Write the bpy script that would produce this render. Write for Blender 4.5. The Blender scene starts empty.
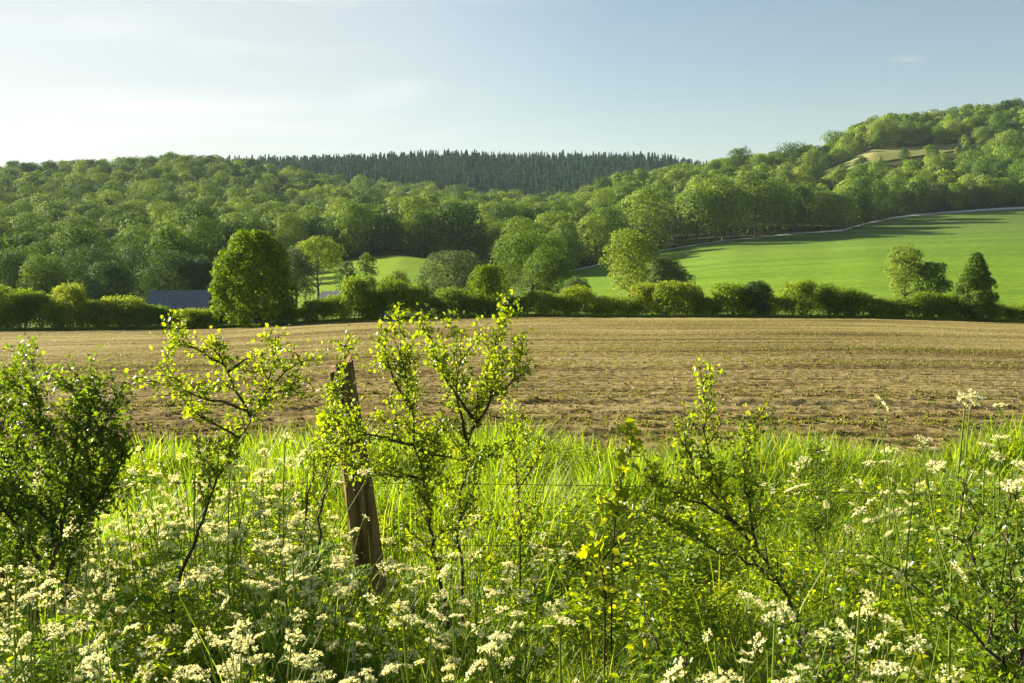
import bpy, math
import numpy as np
from mathutils import Vector

SC = bpy.context.scene
COL = SC.collection
R = math.radians
rng = np.random.default_rng(7)

# ------------------------------------------------------------------ camera numbers
F = 995.0                     # focal length in pixels of a 1024 wide frame (35 mm on full frame)
EYE = 1.7
PITCH = math.atan(81.5 / F)   # looking slightly down
CP, SP = math.cos(PITCH), math.sin(PITCH)
SUN_AZ, SUN_EL = -60.0, 19.5  # degrees from the view direction (left is negative), above the horizon


def at(px, py, depth):
    """the point at forward distance DEPTH that the camera sees at pixel (px, py)"""
    u, v = (px - 512.0) / F, (341.5 - py) / F
    d = np.array([u, CP + v * SP, -SP + v * CP])
    p = d * (depth / d[1])
    return np.array([p[0], p[1], p[2] + EYE])


# ------------------------------------------------------------------ terrain
TD = np.array([0, 10, 60, 120, 170, 230, 300, 400, 500, 600, 660, 800, 1000, 1300, 1700, 3200], float)
TC = np.array([-300, 0, 200, 400, 550, 640, 740, 815, 870, 1024, 1350], float)
TZ = [  # 120   170   230   300  400 500 600 660 800 1000 1300 1700 3200
    [-9.0, -10.5, -9.5, -6.0, 2, 13, 27, 36, 60, 70, 60, 50, 40],
    [-8.5, -10.0, -9.0, -6.0, 2, 13, 28, 38, 58, 62, 50, 40, 30],
    [-8.2, -9.2, -8.5, -6.0, 2, 13, 28, 38, 67, 76, 108, 80, 40],
    [-7.1, -8.5, -4.5, 0.5, 5, 12, 22, 27, 40, 72, 118, 110, 60],
    [-6.8, -8.4, -6.5, -4.5, 2, 12, 20, 25, 30, 66, 118, 112, 60],
    [-6.9, -8.4, -6.0, -2.5, 5, 18, 34, 42, 50, 70, 116, 110, 60],
    [-6.9, -8.6, -4.5, 1.0, 9, 23, 39, 50, 63, 68, 105, 100, 60],
    [-6.95, -8.6, -4.0, 2.0, 10, 24, 42, 57, 72, 78, 90, 85, 60],
    [-7.0, -8.6, -3.5, 3.0, 11.5, 25, 46, 70, 96, 98, 90, 80, 60],
    [-7.5, -9.0, -4.0, 4.0, 14, 30, 54, 74, 110, 118, 100, 80, 60],
    [-8.5, -10.0, -5.0, 4.0, 15, 34, 60, 84, 120, 135, 120, 90, 60],
]
TT = []
for row in TZ:
    z1 = row[0]
    TT.append([-1.7, -1.7 + (z1 + 1.7) * 10 / 120, -1.7 + (z1 + 1.7) * .5] + row)
TT = np.array(TT)


def _slopes(xs, ys):
    h = np.diff(xs)
    dl = np.diff(ys, axis=0) / h.reshape((-1,) + (1,) * (ys.ndim - 1))
    m = np.zeros_like(ys)
    m[1:-1] = np.where(dl[1:] * dl[:-1] > 0, 2 * dl[1:] * dl[:-1] / (dl[1:] + dl[:-1] + 1e-12), 0)
    m[0], m[-1] = dl[0], dl[-1]
    return m


TM = _slopes(TD, TT.T.copy()).T     # slope along depth for each column


def terrain(x, y):
    """ground height (world) at x, y"""
    x = np.asarray(x, float); y = np.asarray(y, float)
    yy = np.clip(y, 0, TD[-1] - 1e-6)
    px = np.clip(512 + F * x / np.maximum(yy, 3.0), TC[0], TC[-1] - 1e-6)
    i = np.clip(np.searchsorted(TD, yy, side='right') - 1, 0, len(TD) - 2)
    h = TD[i + 1] - TD[i]; t = (yy - TD[i]) / h
    j = np.clip(np.searchsorted(TC, px, side='right') - 1, 0, len(TC) - 2)
    s = (px - TC[j]) / (TC[j + 1] - TC[j]); s = s * s * (3 - 2 * s) * .5 + s * .5
    h00 = 2 * t**3 - 3 * t**2 + 1; h10 = t**3 - 2 * t**2 + t; h01 = -2 * t**3 + 3 * t**2; h11 = t**3 - t**2

    def prof(c):
        return h00 * TT[c, i] + h10 * h * TM[c, i] + h01 * TT[c, i + 1] + h11 * h * TM[c, i + 1]
    z = prof(j) * (1 - s) + prof(j + 1) * s
    z = z + np.where(y < 0, -y * 0.045, 0)
    und = 0.12 * np.sin(x * .05 + 1.3) * np.clip((yy - 20) / 60, 0, 1) * np.clip((110 - yy) / 30, 0, 1)
    return z + EYE + und


def ground_depth(px, py, lo=130.0, hi=900.0):
    ds = np.linspace(lo, hi, 3000)
    p = np.array([at(px, py, d) for d in ds])
    g = terrain(p[:, 0], p[:, 1])
    k = np.argmax(g > p[:, 2])
    return ds[k]


# ------------------------------------------------------------------ mesh building
class MB:
    def __init__(self):
        self.V, self.L, self.S, self.M, self.n, self.T = [], [], [], [], 0, []

    def add(self, v, faces, mat=0, tint=None):
        v = np.asarray(v, float).reshape(-1, 3)
        if isinstance(faces, np.ndarray):
            L = faces.ravel(); S = np.full(len(faces), faces.shape[1])
        else:
            L = np.array([q for f in faces for q in f]); S = np.array([len(f) for f in faces])
        self.V.append(v); self.L.append(L + self.n); self.S.append(S); self.M.append(np.full(len(S), mat))
        self.T.append(np.full(len(v), 0.5) if tint is None else np.broadcast_to(tint, (len(v),)))
        self.n += len(v)

    def inst(self, tv, tf, pos, frames, scale, mat=0, tint=None):
        """copies of a template: pos (N,3), frames (N,3,3) rows = local axes, scale (N,) or (N,3)"""
        tv = np.asarray(tv, float); N = len(pos)
        if N == 0: return
        sc = np.asarray(scale, float)
        sc = np.broadcast_to(sc.reshape(-1, 1) if sc.ndim < 2 else sc, (N, 3))
        v = np.einsum('nkj,njc->nkc', tv[None] * sc[:, None, :], frames) + pos[:, None, :]
        K = len(tv)
        base = np.concatenate([np.array(f) for f in tf])
        L = (base[None] + (np.arange(N) * K)[:, None]).ravel()
        S = np.tile(np.array([len(f) for f in tf]), N)
        self.V.append(v.reshape(-1, 3)); self.L.append(L + self.n); self.S.append(S); self.M.append(np.full(len(S), mat))
        self.T.append(np.full(N * K, .5) if tint is None else np.repeat(np.asarray(tint), K))
        self.n += N * K

    def tube(self, pts, rad, sides=6, mat=0, cap=True):
        pts = np.asarray(pts, float); n = len(pts)
        rad = np.broadcast_to(np.asarray(rad, float), (n,))
        tg = np.gradient(pts, axis=0); tg /= np.linalg.norm(tg, axis=1, keepdims=True) + 1e-9
        ref = np.array([0, 0, 1.0]) if abs(tg[:, 2]).mean() < .8 else np.array([1.0, 0, 0])
        a = np.cross(tg, ref); a /= np.linalg.norm(a, axis=1, keepdims=True) + 1e-9
        b = np.cross(tg, a)
        th = np.arange(sides) * 2 * math.pi / sides
        v = pts[:, None] + rad[:, None, None] * (np.cos(th)[None, :, None] * a[:, None] + np.sin(th)[None, :, None] * b[:, None])
        i = np.arange(n - 1)[:, None] * sides; k = np.arange(sides)[None]; k2 = (k + 1) % sides
        q = np.stack([i + k, i + k2, i + sides + k2, i + sides + k], -1).reshape(-1, 4)
        self.add(v.reshape(-1, 3), q, mat)
        if cap:
            self.add(v[-1], [list(range(sides))], mat)

    def build(self, name, mats, parent=None, smooth=False, tint=False):
        v = np.concatenate(self.V); L = np.concatenate(self.L).astype(np.int32)
        S = np.concatenate(self.S).astype(np.int32); M = np.concatenate(self.M).astype(np.int32)
        me = bpy.data.meshes.new(name)
        me.vertices.add(len(v)); me.vertices.foreach_set('co', v.astype(np.float32).ravel())
        me.loops.add(len(L)); me.loops.foreach_set('vertex_index', L)
        me.polygons.add(len(S))
        st = np.concatenate([[0], np.cumsum(S)[:-1]]).astype(np.int32)
        me.polygons.foreach_set('loop_start', st)
        me.polygons.foreach_set('material_index', M)
        me.polygons.foreach_set('use_smooth', np.full(len(S), smooth))
        for m in (mats if isinstance(mats, (list, tuple)) else [mats]): me.materials.append(m)
        if tint:
            at_ = me.attributes.new('tint', 'FLOAT', 'POINT')
            at_.data.foreach_set('value', np.concatenate(self.T).astype(np.float32))
        me.update(calc_edges=True)
        o = bpy.data.objects.new(name, me); COL.objects.link(o)
        if parent: o.parent = parent
        return o


def tag(o, label=None, cat=None, group=None, kind=None):
    if label: o['label'] = label
    if cat: o['category'] = cat
    if group: o['group'] = group
    if kind: o['kind'] = kind
    return o


def empty(name, loc=(0, 0, 0), rz=0.0):
    o = bpy.data.objects.new(name, None); COL.objects.link(o)
    o.location = loc; o.rotation_euler = (0, 0, rz); o.empty_display_size = .2
    return o


def copy_tree(o, parent=None):
    c = o.copy(); COL.objects.link(c); c.parent = parent
    for ch in o.children: copy_tree(ch, c)
    return c


def unit(v): return v / (np.linalg.norm(v, axis=-1, keepdims=True) + 1e-9)


def frames_from(x, n):
    """frames with local x along X, local z close to N"""
    x = unit(x); y = unit(np.cross(n, x)); z = np.cross(x, y)
    return np.stack([x, y, z], 1)


def rand_dirs(n, r=rng): return unit(r.normal(size=(n, 3)))


def vnoise(x, y, seed=0):
    """cheap smooth value noise in 2-D, 0..1"""
    xi = np.floor(x).astype(np.int64); yi = np.floor(y).astype(np.int64)
    fx = x - xi; fy = y - yi; fx = fx * fx * (3 - 2 * fx); fy = fy * fy * (3 - 2 * fy)

    def h(a, b):
        k = (a * 374761393 + b * 668265263 + seed * 982451653) & 0x7fffffff
        k = ((k ^ (k >> 13)) * 1274126177) & 0x7fffffff
        return ((k ^ (k >> 16)) & 0xffff) / 65535.0
    return (h(xi, yi) * (1 - fx) + h(xi + 1, yi) * fx) * (1 - fy) + (h(xi, yi + 1) * (1 - fx) + h(xi + 1, yi + 1) * fx) * fy


# ------------------------------------------------------------------ materials
def mat(name):
    m = bpy.data.materials.new(name); m.use_nodes = True
    nt = m.node_tree; nt.nodes.clear()
    out = nt.nodes.new('ShaderNodeOutputMaterial')
    return m, nt, out


def ramp(nt, cols):
    r = nt.nodes.new('ShaderNodeValToRGB'); el = r.color_ramp.elements
    n = len(cols)
    for i in range(2): el[i].position = (0, 1)[i]; el[i].color = (*cols[(0, -1)[i]], 1)
    for i in range(1, n - 1):
        e = el.new(i / (n - 1)); e.color = (*cols[i], 1)
    return r


def leaf_mat(name, cols, mode='island', trans=.45, tcol=(1.25, 1.25, .5), rough=.5, spec=.3, island=.35):
    m, nt, out = mat(name); N = nt.nodes.new; K = nt.links.new
    geo = N('ShaderNodeNewGeometry')
    rp = ramp(nt, cols)
    if mode == 'island':
        K(geo.outputs['Random Per Island'], rp.inputs[0]); col = rp.outputs[0]
    else:
        if mode == 'object':
            src = N('ShaderNodeObjectInfo').outputs['Random']
        else:
            a = N('ShaderNodeAttribute'); a.attribute_name = 'tint'; src = a.outputs['Fac']
        K(src, rp.inputs[0])
        hsv = N('ShaderNodeHueSaturation')
        mr = N('ShaderNodeMapRange'); mr.inputs[3].default_value = 1 - island; mr.inputs[4].default_value = 1 + island
        K(geo.outputs['Random Per Island'], mr.inputs[0]); K(mr.outputs[0], hsv.inputs['Value']); K(rp.outputs[0], hsv.inputs['Color'])
        col = hsv.outputs[0]
    p = N('ShaderNodeBsdfPrincipled'); p.inputs['Roughness'].default_value = rough; p.inputs['Specular IOR Level'].default_value = spec
    K(col, p.inputs['Base Color'])
    mul = N('ShaderNodeMix'); mul.data_type = 'RGBA'; mul.blend_type = 'MULTIPLY'; mul.inputs[0].default_value = 1
    K(col, mul.inputs[6]); mul.inputs[7].default_value = (*tcol, 1)
    t = N('ShaderNodeBsdfTranslucent'); K(mul.outputs[2], t.inputs[0])
    mx = N('ShaderNodeMixShader'); mx.inputs[0].default_value = trans
    K(p.outputs[0], mx.inputs[1]); K(t.outputs[0], mx.inputs[2]); K(mx.outputs[0], out.inputs[0])
    return m


def surf_mat(name, cols, scale=(1, 1, 1), nscale=5.0, detail=6.0, rough=.9, bump=0.0, bdist=.02, spec=.2, lo=.3, hi=.7, bscale=None):
    m, nt, out = mat(name); N = nt.nodes.new; K = nt.links.new
    tc = N('ShaderNodeTexCoord'); mp = N('ShaderNodeMapping'); mp.inputs['Scale'].default_value = scale
    K(tc.outputs['Object'], mp.inputs[0])
    nz = N('ShaderNodeTexNoise'); nz.inputs['Scale'].default_value = nscale; nz.inputs['Detail'].default_value = detail
    K(mp.outputs[0], nz.inputs[0])
    mr = N('ShaderNodeMapRange'); mr.inputs[1].default_value = lo; mr.inputs[2].default_value = hi
    K(nz.outputs[0], mr.inputs[0])
    rp = ramp(nt, cols); K(mr.outputs[0], rp.inputs[0])
    p = N('ShaderNodeBsdfPrincipled'); p.inputs['Roughness'].default_value = rough; p.inputs['Specular IOR Level'].default_value = spec
    K(rp.outputs[0], p.inputs['Base Color'])
    if bump:
        n2 = N('ShaderNodeTexNoise'); n2.inputs['Scale'].default_value = bscale or nscale * 3; n2.inputs['Detail'].default_value = 8
        K(mp.outputs[0], n2.inputs[0])
        b = N('ShaderNodeBump'); b.inputs['Strength'].default_value = bump; b.inputs['Distance'].default_value = bdist
        K(n2.outputs[0], b.inputs['Height']); K(b.outputs[0], p.inputs['Normal'])
    K(p.outputs[0], out.inputs[0])
    return m


G = {}
G['wood_leaf'] = leaf_mat('woodland_leaf', [(.035, .085, .02), (.115, .20, .024), (.07, .145, .024), (.19, .275, .032), (.10, .165, .045), (.25, .32, .05), (.145, .235, .028), (.05, .11, .026)], 'object', .22, island=.25, spec=.08, rough=.7)
G['wood_leaf_mass'] = leaf_mat('woodland_leaf_mass', [(.035, .085, .02), (.115, .20, .024), (.07, .145, .024), (.19, .275, .032), (.10, .165, .045), (.25, .32, .05), (.145, .235, .028), (.05, .11, .026)], 'tint', .22, island=.25, spec=.08, rough=.7)
G['dark_leaf'] = leaf_mat('dark_tree_leaf', [(.035, .085, .022), (.06, .12, .028), (.05, .1, .032)], 'object', .28, island=.35, spec=.1, rough=.65)
G['round_leaf'] = leaf_mat('round_tree_leaf', [(.055, .115, .006), (.11, .19, .010), (.22, .29, .014)], 'island', .42, tcol=(1.5, 1.5, .3), spec=.1, rough=.65)
G['pale_leaf'] = leaf_mat('pale_tree_leaf', [(.12, .19, .03), (.19, .26, .04), (.27, .31, .07)], 'island', .42, spec=.1, rough=.65)
G['mid_leaf'] = leaf_mat('mid_tree_leaf', [(.055, .12, .02), (.10, .18, .026), (.16, .23, .034)], 'island', .36, spec=.1, rough=.65)
G['grey_leaf'] = leaf_mat('grey_green_leaf', [(.06, .10, .045), (.095, .14, .055), (.14, .18, .07)], 'island', .3, spec=.1, rough=.65)
G['hedge_leaf'] = leaf_mat('hedge_leaf', [(.09, .165, .016), (.21, .265, .024), (.13, .21, .026), (.22, .27, .034), (.12, .21, .026), (.17, .21, .05)], 'object', .54, island=.4, spec=.1, rough=.65)
G['needle'] = leaf_mat('conifer_needle', [(.035, .115, .065), (.09, .2, .11), (.06, .16, .085), (.13, .23, .10)], 'object', .12, island=.3, tcol=(1, 1, .7), spec=.1, rough=.65)
G['needle_mass'] = leaf_mat('conifer_needle_mass', [(.035, .115, .065), (.09, .2, .11), (.06, .16, .085), (.13, .23, .10)], 'tint', .12, island=.3, tcol=(1, 1, .7), spec=.1, rough=.65)
G['haw_leaf'] = leaf_mat('hawthorn_leaf', [(.075, .135, .010), (.13, .20, .012), (.19, .25, .015), (.10, .17, .012)], 'island', .6, tcol=(2.3, 2.0, .3), rough=.38, spec=.5)
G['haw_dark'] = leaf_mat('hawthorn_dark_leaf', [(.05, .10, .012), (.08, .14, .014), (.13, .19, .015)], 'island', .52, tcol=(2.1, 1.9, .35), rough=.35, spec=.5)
G['yellow_leaf'] = leaf_mat('sapling_leaf', [(.16, .22, .012), (.22, .27, .015), (.2, .27, .02)], 'island', .55, tcol=(2.0, 1.8, .3), rough=.45)
G['grass'] = leaf_mat('grass_blade', [(.07, .14, .010), (.12, .195, .012), (.16, .235, .016), (.2, .26, .02), (.27, .27, .07)], 'island', .56, tcol=(1.8, 1.85, .35), rough=.45, spec=.35)
G['weed'] = leaf_mat('weed_leaf', [(.06, .13, .010), (.11, .185, .012), (.17, .24, .014), (.24, .29, .02)], 'island', .6, tcol=(2.2, 1.9, .3), rough=.42, spec=.4)
G['parsley_leaf'] = leaf_mat('cow_parsley_leaf', [(.08, .155, .012), (.12, .2, .016), (.17, .24, .024)], 'island', .58, tcol=(2.1, 1.9, .35), spec=.15)
G['parsley_stem'] = leaf_mat('cow_parsley_stem', [(.13, .22, .03), (.22, .29, .05), (.18, .24, .045)], 'object', .35, island=.1, spec=.15)
G['petal'] = leaf_mat('cow_parsley_petal', [(.58, .6, .36), (.82, .82, .6), (.72, .73, .5)], 'island', .55, tcol=(1.25, 1.15, .75), rough=.7, spec=.05)
G['seedling'] = leaf_mat('seedling_leaf', [(.13, .17, .02), (.2, .22, .035), (.26, .25, .07)], 'island', .4)
G['bark'] = surf_mat('bark', [(.05, .04, .028), (.1, .08, .055), (.15, .125, .09)], (1, 1, .25), 6, bump=.6, bdist=.03)
G['twig'] = surf_mat('twig_bark', [(.03, .022, .015), (.07, .05, .03), (.12, .09, .06)], (1, 1, .4), 40, bump=.4, bdist=.003)
G['post'] = surf_mat('weathered_post', [(.045, .028, .012), (.14, .09, .04), (.25, .17, .08), (.17, .125, .05)], (1, 1, .09), 34, 8, bump=1.0, bdist=.012, bscale=60)
G['wire'] = surf_mat('rusty_wire', [(.05, .035, .025), (.12, .09, .07)], (1, 1, 1), 60, rough=.6, spec=.5)
G['slate'] = surf_mat('slate_roof', [(.10, .115, .14), (.15, .165, .19), (.19, .205, .23)], (.6, 6, 6), 3, bump=.3)
G['barnwall'] = surf_mat('barn_boarding', [(.07, .05, .035), (.13, .1, .07)], (8, 8, .5), 3, bump=.4)
G['signface'] = surf_mat('sign_board', [(.55, .6, .68), (.68, .72, .78)], (1, 1, 1), 2, rough=.5)
G['bird'] = surf_mat('bird_feather', [(.02, .02, .022), (.05, .05, .055)], (1, 1, 1), 20)
G['woodfloor'] = None

# ---- setting materials
def ground_material():
    m, nt, out = mat('rough_ground'); N = nt.nodes.new; K = nt.links.new
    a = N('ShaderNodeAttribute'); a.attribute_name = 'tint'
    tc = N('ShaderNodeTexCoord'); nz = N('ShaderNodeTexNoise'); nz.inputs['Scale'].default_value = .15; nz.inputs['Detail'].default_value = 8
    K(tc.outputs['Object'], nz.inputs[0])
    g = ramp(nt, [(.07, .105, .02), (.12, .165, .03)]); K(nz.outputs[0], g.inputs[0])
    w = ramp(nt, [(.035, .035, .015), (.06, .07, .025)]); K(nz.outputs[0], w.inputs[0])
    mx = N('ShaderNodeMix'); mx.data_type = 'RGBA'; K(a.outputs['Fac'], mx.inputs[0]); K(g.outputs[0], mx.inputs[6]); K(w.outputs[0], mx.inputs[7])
    p = N('ShaderNodeBsdfPrincipled'); p.inputs['Roughness'].default_value = .95; p.inputs['Specular IOR Level'].default_value = .02
    K(mx.outputs[2], p.inputs['Base Color'])
    K(p.outputs[0], out.inputs[0]); return m


def soil_material():
    m, nt, out = mat('dry_ploughed_soil'); N = nt.nodes.new; K = nt.links.new
    tc = N('ShaderNodeTexCoord')
    def noise(scale, det, mapping=(1, 1, 1), rot=0):
        mp = N('ShaderNodeMapping'); mp.inputs['Scale'].default_value = mapping; mp.inputs['Rotation'].default_value = (0, 0, rot)
        K(tc.outputs['Object'], mp.inputs[0])
        n = N('ShaderNodeTexNoise'); n.inputs['Scale'].default_value = scale; n.inputs['Detail'].default_value = det
        K(mp.outputs[0], n.inputs[0]); return n.outputs[0]
    fine = noise(6, 8); broad = noise(.05, 4)
    sep = N('ShaderNodeSeparateXYZ'); K(tc.outputs['Object'], sep.inputs[0])
    vx = N('ShaderNodeMath'); vx.operation = 'MULTIPLY_ADD'; vx.inputs[1].default_value = -.16; K(sep.outputs[0], vx.inputs[0]); K(sep.outputs[1], vx.inputs[2])
    x2 = N('ShaderNodeMath'); x2.operation = 'MULTIPLY'; K(sep.outputs[0], x2.inputs[0]); K(sep.outputs[0], x2.inputs[1])
    v2 = N('ShaderNodeMath'); v2.operation = 'MULTIPLY_ADD'; v2.inputs[1].default_value = -.0012; K(x2.outputs[0], v2.inputs[0]); K(vx.outputs[0], v2.inputs[2])
    sx = N('ShaderNodeMath'); sx.operation = 'MULTIPLY'; sx.inputs[1].default_value = .03; K(sep.outputs[0], sx.inputs[0])
    cb = N('ShaderNodeCombineXYZ'); K(sx.outputs[0], cb.inputs[0]); K(v2.outputs[0], cb.inputs[1])
    bn = N('ShaderNodeTexNoise'); bn.inputs['Scale'].default_value = .6; bn.inputs['Detail'].default_value = 6; bn.inputs['Roughness'].default_value = .75; K(cb.outputs[0], bn.inputs[0]); 
    bl = N('ShaderNodeTexNoise'); bl.inputs['Scale'].default_value = .17; bl.inputs['Detail'].default_value = 2; K(cb.outputs[0], bl.inputs[0])
    bm = N('ShaderNodeMath'); bm.operation = 'MULTIPLY_ADD'; bm.inputs[1].default_value = .6; K(bl.outputs[0], bm.inputs[0])
    bs = N('ShaderNodeMath'); bs.operation = 'MULTIPLY_ADD'; bs.inputs[1].default_value = 1.0; bs.inputs[2].default_value = -.3; K(bn.outputs[0], bs.inputs[0]); K(bs.outputs[0], bm.inputs[2]); band = bm.outputs[0]
    ad = N('ShaderNodeMath'); ad.operation = 'ADD'; K(fine, ad.inputs[0]); K(band, ad.inputs[1])
    a2 = N('ShaderNodeMath'); a2.operation = 'ADD'; K(ad.outputs[0], a2.inputs[0]); K(broad, a2.inputs[1])
    mr = N('ShaderNodeMapRange'); mr.inputs[1].default_value = 1.26; mr.inputs[2].default_value = 1.68; K(a2.outputs[0], mr.inputs[0])
    rp = ramp(nt, [(.072, .054, .020), (.168, .130, .050), (.26, .212, .098)]); K(mr.outputs[0], rp.inputs[0])
    p = N('ShaderNodeBsdfPrincipled'); p.inputs['Roughness'].default_value = .95; p.inputs['Specular IOR Level'].default_value = .02
    K(rp.outputs[0], p.inputs['Base Color'])
    b = N('ShaderNodeBump'); b.inputs['Strength'].default_value = .7; b.inputs['Distance'].default_value = .05
    K(fine, b.inputs['Height']); K(b.outputs[0], p.inputs['Normal'])
    K(p.outputs[0], out.inputs[0]); return m


def crop_material():
    m, nt, out = mat('young_cereal_crop'); N = nt.nodes.new; K = nt.links.new
    tc = N('ShaderNodeTexCoord')
    mp = N('ShaderNodeMapping'); mp.inputs['Scale'].default_value = (.06, .6, 1); mp.inputs['Rotation'].default_value = (0, 0, -R(8)); K(tc.outputs['Object'], mp.inputs[0])
    n1 = N('ShaderNodeTexNoise'); n1.inputs['Scale'].default_value = .12; n1.inputs['Detail'].default_value = 6; K(mp.outputs[0], n1.inputs[0])
    n2 = N('ShaderNodeTexNoise'); n2.inputs['Scale'].default_value = .5; n2.inputs['Detail'].default_value = 8; K(tc.outputs['Object'], n2.inputs[0])
    sep = N('ShaderNodeSeparateXYZ'); K(tc.outputs['Object'], sep.inputs[0])
    up = N('ShaderNodeMapRange'); up.inputs[1].default_value = 250; up.inputs[2].default_value = 420; K(sep.outputs[1], up.inputs[0])
    ad = N('ShaderNodeMath'); ad.operation = 'ADD'; K(n1.outputs[0], ad.inputs[0]); K(n2.outputs[0], ad.inputs[1])
    wv = N('ShaderNodeMath'); wv.operation = 'MULTIPLY_ADD'; wv.inputs[1].default_value = -.14; K(sep.outputs[0], wv.inputs[0]); K(sep.outputs[1], wv.inputs[2])
    wm = N('ShaderNodeMath'); wm.operation = 'PINGPONG'; wm.inputs[1].default_value = 9; K(wv.outputs[0], wm.inputs[0])
    wl = N('ShaderNodeMapRange'); wl.inputs[1].default_value = .0; wl.inputs[2].default_value = 1.3; wl.inputs[3].default_value = -.16; wl.inputs[4].default_value = 0; K(wm.outputs[0], wl.inputs[0])
    a3 = N('ShaderNodeMath'); a3.operation = 'ADD'; K(ad.outputs[0], a3.inputs[0]); K(wl.outputs[0], a3.inputs[1]); ad = a3
    mr = N('ShaderNodeMapRange'); mr.inputs[1].default_value = .6; mr.inputs[2].default_value = 1.3; K(ad.outputs[0], mr.inputs[0])
    low = ramp(nt, [(.068, .14, .014), (.115, .205, .02), (.165, .26, .026)]); hi = ramp(nt, [(.045, .088, .022), (.07, .122, .03), (.105, .16, .038)])
    K(mr.outputs[0], low.inputs[0]); K(mr.outputs[0], hi.inputs[0])
    mx = N('ShaderNodeMix'); mx.data_type = 'RGBA'; K(up.outputs[0], mx.inputs[0]); K(low.outputs[0], mx.inputs[6]); K(hi.outputs[0], mx.inputs[7])
    p = N('ShaderNodeBsdfPrincipled'); p.inputs['Roughness'].default_value = .9; p.inputs['Specular IOR Level'].default_value = .02
    K(mx.outputs[2], p.inputs['Base Color'])
    K(p.outputs[0], out.inputs[0]); return m


G['ground'] = ground_material(); G['soil'] = soil_material(); G['crop'] = crop_material()
G['pasture'] = surf_mat('bright_pasture', [(.12, .2, .018), (.17, .26, .024)], (1, 1, 1), .2, 8, spec=.02)
G['chalk'] = surf_mat('chalk_track', [(.36, .35, .3), (.55, .53, .47)], (1, 1, 1), .5, 8, spec=.05)
G['dry_grass'] = surf_mat('dry_hill_grass', [(.17, .19, .06), (.26, .25, .1)], (1, 1, 1), .15, 8, spec=.02)

# ------------------------------------------------------------------ the track and what it bounds
TRK = [(560, 274), (569, 272), (615, 262), (662, 251), (700, 245), (732, 241), (792, 234.5), (842, 231), (862, 225), (890, 219), (912, 216), (960, 213.5), (1024, 212), (1090, 212)]
TRK_D = np.array([ground_depth(a, b) for a, b in TRK]); TRK_P = np.array([a for a, b in TRK], float)
for i in range(1, len(TRK_D)):
    TRK_D[i] = max(TRK_D[i], TRK_D[i - 1] + 1)
print('track depths', TRK_D.round(0))


def track_depth(px): return np.interp(px, TRK_P, TRK_D)


def pix(x, y): return 512 + F * np.asarray(x) / np.maximum(np.asarray(y), 3.0)


def in_crop(px, y): return (px > 555) & (y > 172) & (y < track_depth(px))
def in_pasture(px, y): return (px > 290) & (px < 500) & (y > 175) & (y < 308)
def in_field(x, y): return (y > 9.4) & (y < 117.0) & (np.abs(x) < 130)


FRONT_P = [-400, 0, 200, 290, 330, 440, 500, 555, 570]
FRONT_D = [236, 238, 246, 318, 322, 322, 300, 268, 285]


def wood_front(px):
    px = np.asarray(px, float)
    return np.where(px > 569, track_depth(px) + 7, np.interp(px, FRONT_P, FRONT_D))


def in_clearing(px, y):
    c = np.interp(px, [760, 800, 880, 965, 980], [640, 640, 655, 668, 668])
    w = np.interp(px, [760, 800, 880, 950, 985], [0, 12, 19, 13, 0])
    return np.abs(y - c) < w


# ------------------------------------------------------------------ ground
def build_ground():
    ys = np.concatenate([np.linspace(-260, -5, 12), np.linspace(-2, 12, 36), np.geomspace(12.5, 3100, 260)])
    t = np.linspace(-1, 1, 281)
    xs = np.sign(t) * (np.abs(t) * 90 + 2400 * np.abs(t)**4)
    X, Y = np.meshgrid(xs, ys)
    Z = terrain(X, Y)
    px = pix(X, Y)
    dip = np.zeros_like(Z)
    dip[in_crop(px, Y + 5) & in_crop(px, Y - 5) & in_crop(px - 6, Y)] = 1.0
    dip[in_pasture(px, Y + 5) & in_pasture(px, Y - 5)] = 1.0
    dip[(Y > 10.8) & (Y < 114) & (np.abs(X) < 124)] = .5
    Z = Z - dip
    Z += np.where((Y < 9.0) & (Y > -5), .05 * (vnoise(X * 2, Y * 2, 3) - .5), 0)
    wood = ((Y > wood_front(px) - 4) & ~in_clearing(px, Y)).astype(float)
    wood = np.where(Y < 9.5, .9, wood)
    n, m = X.shape
    i = np.arange(n - 1)[:, None] * m + np.arange(m - 1)[None]
    q = np.stack([i, i + 1, i + m + 1, i + m], -1).reshape(-1, 4)
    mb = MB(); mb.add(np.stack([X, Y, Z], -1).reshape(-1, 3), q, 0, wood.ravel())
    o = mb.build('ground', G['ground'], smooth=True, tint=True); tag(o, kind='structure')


def sheet(name, px0, px1, y0, y1, off, m, nu=60, nv=60):
    P = np.linspace(px0, px1, nu)[None].repeat(nv, 0)
    t = np.linspace(0, 1, nv)[:, None]
    a = y0(P) if callable(y0) else np.full_like(P, y0); b = y1(P) if callable(y1) else np.full_like(P, y1)
    Y = a + (b - a) * t
    X = (P - 512) / F * Y
    Z = terrain(X, Y) + off
    i = np.arange(nv - 1)[:, None] * nu + np.arange(nu - 1)[None]
    q = np.stack([i, i + 1, i + nu + 1, i + nu], -1).reshape(-1, 4)
    mb = MB(); mb.add(np.stack([X, Y, Z], -1).reshape(-1, 3), q)
    return tag(mb.build(name, m, smooth=True), kind='structure')


def row_coord(x, y):
    head = y                                   # headland rows lie along the fence
    body = y - .16 * x - .0012 * x * x + .8 * np.sin(x * .03)
    return head, body


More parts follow.
